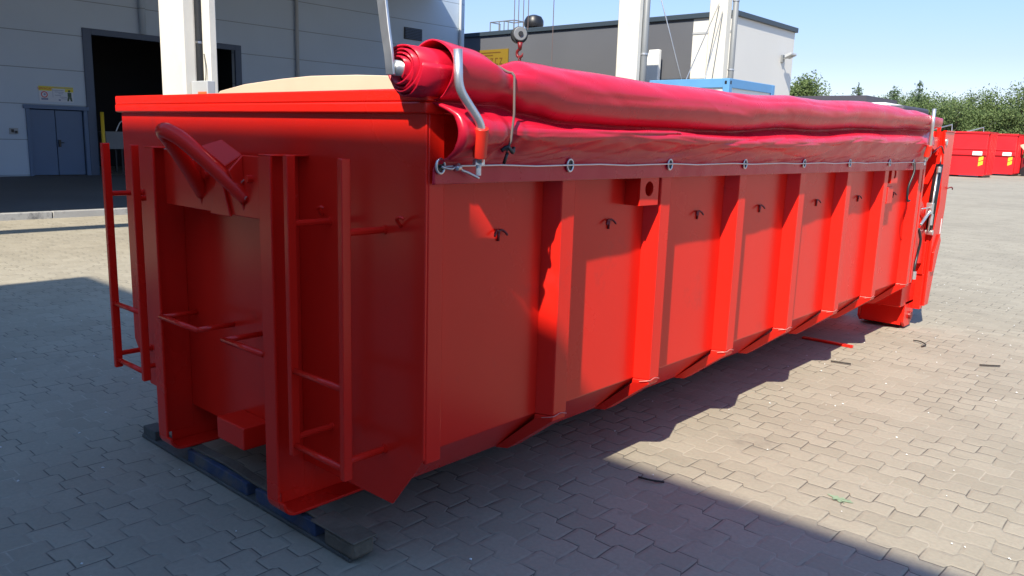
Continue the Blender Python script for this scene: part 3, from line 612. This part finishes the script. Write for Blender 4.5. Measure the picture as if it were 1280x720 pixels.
# steps between uprights
for (xa, xb) in ((-3.60, -3.245), (-3.03, -2.725)):
    b = MB(); b.tube([(xa, 1.61, 0.757), (xb, 1.61, 0.757)], 0.013, 10); b.tube([(xb-0.005, 1.61, 0.757), (xb-0.005, Y0, 0.757)], 0.012, 10); b.tube([(xa+0.012, 1.61, 0.757), (xa+0.012, Y0, 0.757)], 0.012, 10)
    b.build('step', M['red'], C, smooth=True)
MB().box(-3.19, -2.965, 1.65, Y0, 0.272, 0.372).build('stop_block', M['red'], C, bevel=0.006)
# ladders
for (xa, xb) in ((-2.513, -2.19), (-4.112, -3.79)):
    l = MB(); 
    for x in (xa, xb): l.box(x-0.013, x+0.013, 1.592, 1.628, 0.405, 1.535)
    lo = l.build('ladder', M['red'], C, bevel=0.003)
    for z in (0.443, 0.738): MB().tube([(xa, 1.61, z), (xb, 1.61, z)], 0.0125, 10).build('rung', M['red'], lo, smooth=True)
    for z in (0.474, 1.289):
        for x in (xa, xb): 
            st_ = MB().tube([(x, 1.61, z), (x, Y0-0.004, z)], 0.013, 10); st_.tube([(x, Y0-0.006, z), (x, Y0, z)], 0.018, 10); st_.build('standoff', M['red'], lo, smooth=False)
# small tarpaulin hooks
def jhook(o, d, u, s, m):
    o = Vector(o); d = Vector(d); u = Vector(u); s = Vector(s); b = MB()
    b.tube([o-u*0.036+d*0.004, o+d*0.006], 0.0055, 8)
    for q in (1, -1): b.tube(catmull([o+d*0.006, o+u*0.006+s*q*0.012+d*0.008, o+s*q*0.026-u*0.002+d*0.014, o+s*q*0.036-u*0.015+d*0.02], 4), [0.005]*12+[0.0035], 6)
    return b.build('tarp_hook', m, C, smooth=True)
for y in (2.215, 2.94, 3.738, 4.475, 5.338, 6.132, 6.95): jhook((XW, y, 1.268), (1, 0, 0), (0, 0, 1), (0, 1, 0), M['hookdk'])
for x in (-2.075, -2.531): 
    smooth_tube([(x-0.02, Y0-0.004, 1.31), (x-0.012, Y0-0.03, 1.335), (x+0.012, Y0-0.035, 1.345), (x+0.025, Y0-0.03, 1.34)], 0.006, 4, 6).build('tarp_hook', M['red'], C, smooth=True)
# lifting lug boxes on ribs
def lug(y0, y1, z0, z1, yh, zh):
    n = 20; b = MB(); x = XR+0.006; hr = 0.034
    sq = []
    for k in range(n):
        a = 2*math.pi*k/n; c_, s_ = math.cos(a), math.sin(a)
        t_ = min(((y1-yh) if c_ > 0 else (yh-y0))/max(1e-6, abs(c_)), ((z1-zh) if s_ > 0 else (zh-z0))/max(1e-6, abs(s_))); sq.append((yh+c_*t_, zh+s_*t_))
    for q in ((y0, z0), (y1, z0), (y1, z1), (y0, z1)):
        i = min(range(n), key=lambda i: (sq[i][0]-q[0])**2+(sq[i][1]-q[1])**2); sq[i] = q
    ci = [(yh+hr*math.cos(2*math.pi*k/n), zh+hr*math.sin(2*math.pi*k/n)) for k in range(n)]
    vs = [(x, p[0], p[1]) for p in sq]+[(x, p[0], p[1]) for p in ci]+[(x-0.012, p[0], p[1]) for p in sq]+[(x-0.012, p[0], p[1]) for p in ci]; fs = []
    for k in range(n):
        j = (k+1) % n; fs += [(k, j, n+j, n+k), (2*n+k, 3*n+k, 3*n+j, 2*n+j), (k, 2*n+k, 2*n+j, j), (n+k, n+j, 3*n+j, 3*n+k)]
    b.add(vs, fs); b.box(XW-0.001, XR-0.007, y0, y0+0.01, z0, z1); b.box(XW-0.001, XR-0.007, y0+0.01, y1, z0, z0+0.01); b.box(XW-0.001, XR-0.007, y0+0.01, y1, z1-0.01, z1)
    b.build('lifting_lug', M['red'], C)
lug(3.062, 3.215, 1.335, 1.462, 3.137, 1.41); lug(6.60, 6.76, 1.36, 1.50, 6.68, 1.43)
MB().box(XW, XR-0.01, 6.60, 6.74, 1.20, 1.33).build('side_lug', M['red'], C, bevel=0.004)
# cream bow board over the front edge
bow = [(-3.56, 1.768), (-3.52, 1.79), (-3.30, 1.816), (-3.0, 1.832), (-2.8, 1.838), (-2.5, 1.834), (-2.27, 1.824), (-2.1, 1.81), (-2.06, 1.768)]
MB().prism(bow, 'y', 1.90, 1.925).build('bow_board', M['cream'], C, bevel=0.003)

# rear: frame, door, hydraulics, roller legs
for s in (1, -1):
    f = (lambda x: x) if s == 1 else mir
    def bx(a, b, *r): 
        a, b = sorted((f(a), f(b))); return MB().box(a, b, *r)
    bx(-2.10, -2.22, YB+0.002, 7.90, 0.42, 1.72).build('rear_frame', M['red'], C, bevel=0.005)
    bx(XR, -2.03, YB+0.002, YB+0.055, 0.47, 1.69).build('rear_post', M['red'], C, bevel=0.004)
b = MB(); b.prism([(7.96, 1.79), (8.27, 1.79), (8.27, 1.10), (8.20, 0.62), (8.10, 0.20), (7.97, 0.20), (7.97, 0.9), (8.06, 1.15)], 'x', XR-0.01, XR+0.012)
dp = b.build('rear_door', M['red'], C, bevel=0.005)
b = MB(); b.prism([(7.97, 1.79), (8.265, 1.79), (8.265, 1.10), (8.19, 0.62), (8.09, 0.20), (7.96, 0.20)], 'x', mir(XR), XR-0.0105); b.build('door_panel', M['red'], dp)
MB().box(XR-0.26, XR-0.012, 7.93, 8.02, 0.17, 0.50).build('door_foot', M['red'], dp, bevel=0.005)
MB().box(XR-0.008, XR+0.02, 7.96, 8.275, 1.79, 1.80).build('door_lip', M['red'], dp)
MB().box(-2.18, XR-0.02, 7.91, 7.97, 0.50, 0.80).build('door_bracket', M['red'], dp, bevel=0.004)
b = MB(); b.prism([(7.62, 0.90), (7.78, 0.98), (7.92, 0.86), (7.92, 0.60), (7.70, 0.62)], 'x', XR-0.05, XR-0.035); b.prism([(7.55, 1.22), (7.72, 1.16), (7.90, 1.00), (7.90, 0.92), (7.70, 1.05), (7.55, 1.08)], 'x', XR-0.05, XR-0.036); b.build('hinge_plate', M['red'], C, bevel=0.003)
b = MB(); b.prism([(8.02, 0.70), (8.14, 0.86), (8.20, 0.80), (8.10, 0.52), (8.02, 0.52)], 'x', XR+0.012, XR+0.03); b.build('latch', M['red'], dp, bevel=0.003)
cy = MB().tube([(XR-0.02, 7.93, 0.92), (XR-0.02, 8.00, 1.50)], 0.036, 16).build('hydraulic_cylinder', M['black'], C, smooth=True)
MB().tube([(XR-0.02, 8.00, 1.50), (XR-0.02, 8.02, 1.70)], 0.018, 10).build('piston_rod', M['chrome'], cy, smooth=True)
MB().tube([(XR-0.05, 8.02, 1.70), (XR+0.02, 8.02, 1.70)], 0.03, 12).build('pin', M['galv'], cy)
MB().tube([(XR-0.05, 7.925, 0.89), (XR+0.02, 7.925, 0.89)], 0.026, 12).build('pin', M['galv'], cy)
MB().tube([(XR+0.0, 7.84, 0.90), (XR+0.0, 7.91, 1.46)], 0.009, 8).build('steel_pipe', M['galv'], cy, smooth=True)
vb = MB(); vb.box(XR-0.03, XR+0.02, 7.80, 7.86, 1.06, 1.16); vb.tube([(XR, 7.55, 1.12), (XR, 7.80, 1.12)], 0.006, 8); vb.tube([(XR, 7.58, 0.98), (XR, 7.80, 1.08)], [0.012, 0.016], 8); vb.tube([(XR+0.01, 7.85, 0.96), (XR+0.01, 7.85, 1.06)], 0.018, 8); vb.tube([(XR+0.01, 7.90, 1.43), (XR+0.01, 7.90, 1.48)], 0.02, 8)
vb.build('valve', M['galv'], C, bevel=0.003)
smooth_tube([(XR-0.01, 7.56, 0.95), (XR+0.01, 7.60, 0.85), (XR, 7.60, 0.72), (XR, 7.56, 0.62), (XR+0.0, 7.55, 0.55)], 0.011, 5, 8).build('hose', M['black'], C, smooth=True)
MB().tube([(XR+0.005, 7.545, 0.50), (XR+0.005, 7.545, 0.57)], 0.02, 8).build('hose_fitting', M['galv'], C)
yl = MB(); yl.box(-2.099, -2.094, 7.66, 7.71, 1.36, 1.46); yl.build('reflector', M['yellow'], C); MB().box(-2.099, -2.094, 7.82, 7.86, 1.38, 1.48).build('reflector', M['yellow'], C)
yl = MB(); yl.box(XR+0.0125, XR+0.0145, 8.19, 8.215, 0.86, 1.00); yl.build('reflector', M['white'], dp); 
smooth_tube([(XR+0.012, 8.26, 1.28), (XR+0.04, 8.29, 1.29), (XR+0.04, 8.33, 1.27)], 0.006, 4, 6).build('door_hook', M['hookdk'], dp, smooth=True)
smooth_tube([(XR+0.02, 7.60, 1.60), (XR+0.04, 7.75, 1.66), (XR+0.03, 7.90, 1.60)], 0.008, 4, 6).build('door_hook', M['hookdk'], C, smooth=True)
b = MB(); b.prism([(7.52, 1.74), (7.96, 1.74), (7.96, 1.60), (7.60, 1.66), (7.52, 1.66)], 'x', -2.18, XR-0.02); b.build('rear_gusset', M['red'], C, bevel=0.004)
b = MB(); b.bar((XR-0.03, 7.56, 1.90), (XR-0.03, 7.58, 1.56), 0.05, 0.02, (0, 1, 0)); b.bar((XR-0.03, 7.90, 1.88), (XR-0.03, 7.90, 1.58), 0.03, 0.02, (0, 1, 0)); b.build('tarp_post', M['red'], C, bevel=0.003)
for s in (1, -1):
    f = (lambda x: x) if s == 1 else mir
    a, b2 = sorted((f(-2.05), f(-2.46)))
    MB().prism([(7.55, 0.23), (8.0, 0.23), (8.0, 0.42), (7.55, 0.42)], 'x', a, b2).build('roller_bracket', M['red'], C, bevel=0.006)
    MB().tube([(a+0.03, 7.86, 0.115), (b2-0.03, 7.86, 0.115)], 0.112, 24).build('roller', M['red'], C, bevel=0.006)
    for xx in (a, b2-0.025): MB().prism([(7.70, 0.26), (7.98, 0.26), (7.96, 0.08), (7.90, 0.02), (7.76, 0.02), (7.70, 0.07)], 'x', xx, xx+0.025).build('roller_cheek', M['red'], C, bevel=0.004)
    MB().prism([(7.70, 0.04), (7.715, 0.04), (7.735, 0.245), (7.72, 0.245)], 'x', a+0.026, b2-0.026).build('roller_guard', M['red'], C, bevel=0.003)
    MB().tube([((b2 if s == 1 else a-0.02), 7.86, 0.115), ((b2+0.02 if s == 1 else a), 7.86, 0.115)], 0.035, 12).build('roller_pin', M['hookdk'], C)
# tarpaulin stop bars with red sleeve
def stop_bar(pts, sl, bolt):
    o = MB().tube(round_poly(pts, 0.035), 0.0145, 12).build('stop_bar', M['galv'], C, smooth=True)
    MB().tube(sl, 0.0235, 14).build('sleeve', M['sleeve'], o, smooth=False, bevel=0.002)
    b = MB(); b.tube([(bolt[0], bolt[1], bolt[2]+0.02), (bolt[0], bolt[1], bolt[2]-0.035)], 0.009, 8); b.tube([bolt, (bolt[0], bolt[1], bolt[2]+0.018)], 0.02, 6); b.build('bolt', M['galv'], o)
stop_bar([(-1.845, 1.79, 1.884), (-1.838, 1.79, 1.765), (-1.825, 1.885, 1.655), (-1.86, 1.912, 1.54)], [(-1.828, 1.887, 1.648), (-1.856, 1.908, 1.554)], (-1.866, 1.915, 1.528))
stop_bar([(-1.86, 7.12, 1.95), (-1.86, 7.12, 1.80), (-1.875, 7.18, 1.66), (-1.90, 7.20, 1.54)], [(-1.875, 7.18, 1.66), (-1.896, 7.197, 1.57)], (-1.905, 7.20, 1.535))
attach(C)

# ------------------------------------------------------------------ tarpaulin
T = thing('tarpaulin_cover', 'rolled crimson tarpaulin hanging along the long side of the red container', 'tarpaulin', (-1.95, 4.6, 1.7))
KEY = [  # y, top z, crease z, bulge x, bulge z
    (1.80, 1.915, 1.745, -1.872, 1.640), (1.95, 1.905, 1.742, -1.850, 1.648), (2.08, 1.868, 1.745, -1.856, 1.655), (2.22, 1.890, 1.722, -1.868, 1.650),
    (2.45, 1.886, 1.700, -1.868, 1.645), (2.9, 1.880, 1.690, -1.870, 1.640), (3.8, 1.880, 1.697, -1.875, 1.640), (4.6, 1.900, 1.735, -1.872, 1.655),
    (6.0, 1.935, 1.770, -1.875, 1.675), (6.9, 1.928, 1.790, -1.885, 1.680), (7.40, 1.905, 1.800, -1.91, 1.660)]
def key(y):
    for a, b in zip(KEY, KEY[1:]):
        if y <= b[0]:
            t = max(0, (y-a[0])/(b[0]-a[0])); t = t*t*(3-2*t); return [p+(q-p)*t for p, q in zip(a, b)][1:]
    return KEY[-1][1:]
EY = [1.819, 2.514, 3.267, 4.035, 4.827, 5.602, 6.45, 7.05]
def section(y):
    tz, cz, bx, bz = key(y)
    n1 = noise.noise(Vector((y*1.1, 3.1, 0.0))); n2 = noise.noise(Vector((y*2.3, 9.7, 1.0))); n3 = noise.noise(Vector((y*0.8, 1.7, 5.0)))
    tz += 0.008*n2; cz += 0.012*n1; bx += 0.014*n1+0.008*n2; bz += 0.018*n3
    r = (tz-cz)/2; cx = -1.965; cm = (tz+cz)/2+0.008
    P = [(cx-0.125, 1.77), (cx-0.110, cm+0.02), (cx-0.06, tz-0.014), (cx, tz), (cx+0.060, tz-0.022), (cx+0.094, cm+0.018), (cx+0.088, cm-0.040), (cx+0.048, cz+0.002),
         (cx+0.010, cz-0.012), (cx+0.004, cz-0.020), (-1.945, cz-0.030), ((-1.945+bx*2)/3, (cz-0.036+bz)/2+0.006), (bx-0.004, bz+0.012), (bx, bz-0.012), (bx-0.014, bz-0.034), (-1.928, 1.575), (-1.946, 1.553), (-1.956, 1.533), (-1.958, 1.50), (-1.960, 1.460)]
    return [Vector((a, y, b)) for a, b in P]
def cover():
    ysn = []; y = 1.795
    while y < 7.46: ysn.append(y); y += 0.014 if y < 2.4 else 0.022
    NS = 5; rings = []
    for y in ysn:
        c = catmull(section(y), NS); n = len(c); ring = []
        for i, p in enumerate(c):
            s = i/(n-1)
            a = c[min(i+1, n-1)]-c[max(i-1, 0)]; nr = Vector((a.z, 0, -a.x))
            nr = Vector((-nr.x, 0, -nr.z)) if nr.length else nr
            nr.normalize()
            if nr.x < 0 and i > n*0.35: nr = -nr
            if i <= n*0.35: nr = (Vector((p.x+1.975, 0, p.z-1.80))).normalized()
            hang = max(0, min(1, (s-0.48)/0.2))*max(0, min(1, (0.90-s)/0.10))
            roll = max(0, 1-abs(s-0.22)/0.22)
            # long soft folds plus diagonal drag wrinkles on the hanging part
            d = 0.013*noise.noise(Vector((y*1.2+s*2.5, s*2.0, 0.3)))*hang
            rid2 = 1-abs(noise.noise(Vector((y*1.3+s*4.0, s*1.6, 7.7))))*3.2
            d -= 0.010*max(0, rid2)**2*hang
            rid3 = 1-abs(noise.noise(Vector((y*4.0+s*11.0, s*1.2+y*0.8, 12.0))))*3.2
            d += 0.0045*max(0, rid3)**2*max(0, min(1, (s-0.66)/0.08))*max(0, min(1, (0.93-s)/0.05))
            d += 0.006*noise.noise(Vector((y*1.5, s*4, 8.0)))*roll
            fe = max(0.0, min(1.0, (y-1.83)/0.25))
            d = d*(0.35+0.65*fe)
            c1 = abs(noise.noise(Vector((y*0.55+s*2.0, s*6.0-y*0.3, 21.0)))); c2 = abs(noise.noise(Vector((y*1.3-s*5.0, s*4.0+y*0.6, 33.0))))
            d -= fe*(0.009*max(0, 1-c1*9)*(roll*0.8+hang*0.3)+0.006*max(0, 1-c2*10)*(hang*0.6+roll*0.5))
            # pinch under the binding rope
            pin = math.exp(-((y-2.085)/0.05)**2); d -= 0.016*pin*roll+0.03*pin*hang*0.5
            d += 0.010*math.sin((y-2.085)*60)*math.exp(-((y-2.085)/0.11)**2)*(hang*0.6+roll*0.3)
            # sag of the hem between eyelets
            if s > 0.86: d += 0.004*noise.noise(Vector((y*9, 2, 2)))
            fr_ = math.exp(-(y-1.795)/0.16)*max(0, min(1, (s-0.50)/0.1))*max(0, min(1, (0.93-s)/0.14))
            ring.append(p+nr*(d+0.035*fr_)+Vector((0, 0.030*fr_, 0)))
        rings.append(ring)
    def lipk(dx, dy):
        return [p+Vector((dx, dy, 0))*max(0, min(1, (i-44)/8))*max(0, min(1, (80-i)/12)) for i, p in enumerate(rings[0])]
    rings = [lipk(-0.055, 0.030), lipk(-0.045, 0.008), lipk(-0.026, -0.010), lipk(-0.008, -0.012)]+rings
    b = MB(); b.loft(rings, closed=False, caps=False); return b, rings
b, rings = cover()
sheet = b.build('sheet', M['tarp'], T, smooth=True)
so_ = sheet.modifiers.new('solid', 'SOLIDIFY'); so_.thickness = 0.004; so_.offset = 0
# roll end: spiral of tarpaulin round the tube
sp = MB(); ra = []; rb2 = []; n = 150; cx, cz = -1.985, 1.822
for k in range(n+1):
    a = R(-60)+k/n*math.pi*2*4.2; rr = 0.036+0.050*k/n+0.0025*math.sin(a*3)
    jag = 0.022*noise.noise(Vector((a*0.55, 1, 1)))
    ra.append((cx+rr*math.cos(a), 1.665+0.030*k/n+jag, cz+rr*math.sin(a))); rb2.append((cx+rr*math.cos(a), 2.02, cz-0.004+rr*math.sin(a)))
mid = [tuple(p+(q-p)*0.35 for p, q in zip(u_, v_)) for u_, v_ in zip(ra, rb2)]
sp.loft([ra, mid, rb2], closed=False, caps=False); rl_ = sp.build('roll_end', M['tarp'], T, smooth=True); so2 = rl_.modifiers.new('solid', 'SOLIDIFY'); so2.thickness = 0.005
MB().tube([(cx, 1.652, cz), (cx, 2.3, cz)], 0.024, 16).build('roller_tube', M['galv'], T, smooth=True)
MB().tube([(cx, 1.70, cz), (cx, 1.72, cz)], 0.05, 16).build('roll_dark_disc', M['black'], T)  # black disc inside the roll end paints in its inner darkness
lv = MB(); lv.loft([[(x_-w_, 1.640, z_), (x_+w_, 1.640, z_), (x_+w_, 1.650, z_), (x_-w_, 1.650, z_)] for x_, z_, w_ in ((-1.992, 1.800, 0.018), (-2.0, 1.86, 0.019), (-2.018, 1.94, 0.020), (-2.035, 2.03, 0.021), (-2.045, 2.14, 0.021), (-2.05, 2.40, 0.021), (-2.05, 2.75, 0.021))]); lv.build('crank_bar', M['galv'], T, bevel=0.002)
for y in EY:
    e = MB(); n = 24
    for ro in (0.0235,): e.tube([(-1.9475, y+ro*0.80*math.cos(2*math.pi*k/n), 1.52+ro*math.sin(2*math.pi*k/n)) for k in range(n+1)], 0.0045, 8, cap=False)
    e = e.build('eyelet', M['galv'], T, smooth=True)
    h = MB(); h.tube([(-1.955, y, 1.52), (-1.949, y, 1.52)], 0.0175, 18); h.build('eyelet_hole', M['black'], e)
cab = [Vector((-1.945, 1.822, 1.519))]+[Vector((-1.940+0.004*math.sin(k*1.7), 1.9+k*0.2*1.0, 1.521+0.003*math.sin(k*2.1))) for k in range(28)]
MB().tube([p for p in cab if p.y < 7.42], 0.0035, 6).build('tension_cable', M['galv'], T, smooth=True)
kn = MB(); kn.tube(catmull([Vector(q) for q in ((-1.945, 1.82, 1.519), (-1.935, 1.86, 1.512), (-1.93, 1.885, 1.527), (-1.93, 1.90, 1.508), (-1.928, 1.925, 1.500), (-1.922, 1.975, 1.480))], 5), 0.005, 6); kn.tube([(-1.932, 1.87, 1.515), (-1.93, 1.892, 1.518)], 0.012, 8); kn.build('cable_knot', M['galv'], T, smooth=True)
i0 = min(range(len(rings)), key=lambda i: abs(rings[i][0].y-2.085)); rg_ = rings[i0]
rp = [q+Vector((0.008, 0, 0.006)) for q in rg_[12:27:2]]+[Vector((-1.858, 2.075, 1.70)), Vector((-1.855, 2.06, 1.61)), Vector((-1.865, 2.05, 1.572))]
rr_ = MB().tube(rp, 0.0045, 6).build('binding_rope', M['rope'], T, smooth=True)
kk = MB(); kk.tube(catmull([Vector(q) for q in ((-1.872, 2.03, 1.575), (-1.86, 2.05, 1.588), (-1.855, 2.07, 1.570), (-1.87, 2.09, 1.585))], 4), 0.007, 6); kk.tube([(-1.865, 2.055, 1.57), (-1.872, 2.045, 1.53)], 0.006, 6); kk.build('knot', M['black'], rr_, smooth=True)
smooth_tube([(-1.94, 7.05, 1.52), (-1.93, 7.03, 1.44), (-1.945, 6.98, 1.32), (-1.94, 6.98, 1.22), (-1.93, 7.01, 1.215)], 0.009, 5, 8).build('strap', M['black'], T, smooth=True)
attach(T)

# ------------------------------------------------------------------ timber under the container
pt = thing('pallet_runner', 'worn wooden pallet runner with blue blocks under the container front', 'pallet runner', (-3.2, 1.77, 0))
MB().box(-4.10, -2.30, 1.70, 1.80, 0.002, 0.020).build('bottom_board', M['wooddk'], pt, bevel=0.004)
MB().box(-4.09, -3.95, 1.705, 1.78, 0.0205, 0.068).build('block', M['wooddk'], pt, bevel=0.004)
MB().box(-3.60, -3.05, 1.705, 1.78, 0.0205, 0.080).build('block', M['bluewood'], pt, bevel=0.004)
MB().box(-2.98, -2.53, 1.705, 1.78, 0.0205, 0.080).build('block', M['bluewood'], pt, bevel=0.004)
MB().box(-2.46, -2.27, 1.695, 1.80, 0.0205, 0.090).build('block', M['wood'], pt, bevel=0.014)
b = MB(); b.loft([[(x, y_+0.004*math.sin(x*9), z_+0.003*math.sin(x*13)) for y_, z_ in ((1.722, 0.0845), (1.772, 0.0845), (1.772, 0.098), (1.722, 0.096))] for x in [-3.62+q*0.107 for q in range(11)]]); b.build('top_board', M['wood'], pt, bevel=0.003)
MB().box(-2.54, -2.26, 1.69, 1.805, 0.0905, 0.1).build('top_board', M['wood'], pt, bevel=0.005)
attach(pt)

# ------------------------------------------------------------------ litter on the paving
tag(MB().box(-2.55, -2.13, 6.63, 6.67, 0.002, 0.02).build('flat_bar', M['red'], bevel=0.003), 'short red painted flat bar lying on the paving under the container', 'bar')
tag(MB().tube(catmull([Vector(q) for q in ((-1.84, 7.29, 0.012), (-1.78, 7.26, 0.02), (-1.72, 7.20, 0.014), (-1.73, 7.12, 0.012))], 5), 0.006, 6).build('wire_scrap', M['stick'], smooth=True), 'bent dark wire scrap on sunlit paving near the rear roller', 'wire')
tag(MB().tube([(-1.24, 6.84, 0.012), (-1.12, 6.93, 0.012)], 0.006, 6).build('steel_scrap', M['stick'], smooth=True), 'short straight dark rod on sunlit paving at the far right', 'rod')
tag(MB().tube([(-2.09, 6.06, 0.012), (-1.95, 6.09, 0.012)], 0.006, 6).build('twig', M['stick'], smooth=True), 'thin dark twig on the paving beside the container shadow edge', 'twig')
tag(MB().tube(catmull([Vector(q) for q in ((-1.95, 3.17, 0.008), (-1.88, 3.17, 0.014), (-1.83, 3.21, 0.008))], 4), 0.005, 6).build('twig', M['stick'], smooth=True), 'curved dark twig on shaded paving in the foreground', 'twig')
gs = MB(); gs.add([(-1.15+0.045*math.cos(a)*(1+0.35*math.sin(3*a)+0.25*math.sin(7*a+1)), 3.65+0.035*math.sin(a)*(1+0.3*math.cos(2*a)+0.25*math.cos(9*a)), 0.004) for a in [2*math.pi*k/48 for k in range(48)]]+[(-1.15, 3.65, 0.004)], [(k, (k+1) % 48, 48) for k in range(48)]); struct(gs.build('paint_stain', M['stain']), 'structure')
rnd = random.Random(3); cps = MB()
for k in range(520):
    x = rnd.uniform(-7, 2); y = rnd.uniform(0.4, 12); s = rnd.uniform(0.003, 0.010); a = rnd.random()*3.14
    cps.add([(x+s*math.cos(a+q)*rnd.uniform(.5, 1.2), y+s*math.sin(a+q)*rnd.uniform(.5, 1.2), 0.003+rnd.uniform(0, 0.004)) for q in (0, 1.6, 3.1, 4.7)]+[(x, y, 0.010)], [(0, 1, 4), (1, 2, 4), (2, 3, 4), (3, 0, 4)])
struct(cps.build('grit', M['debris']), 'stuff')
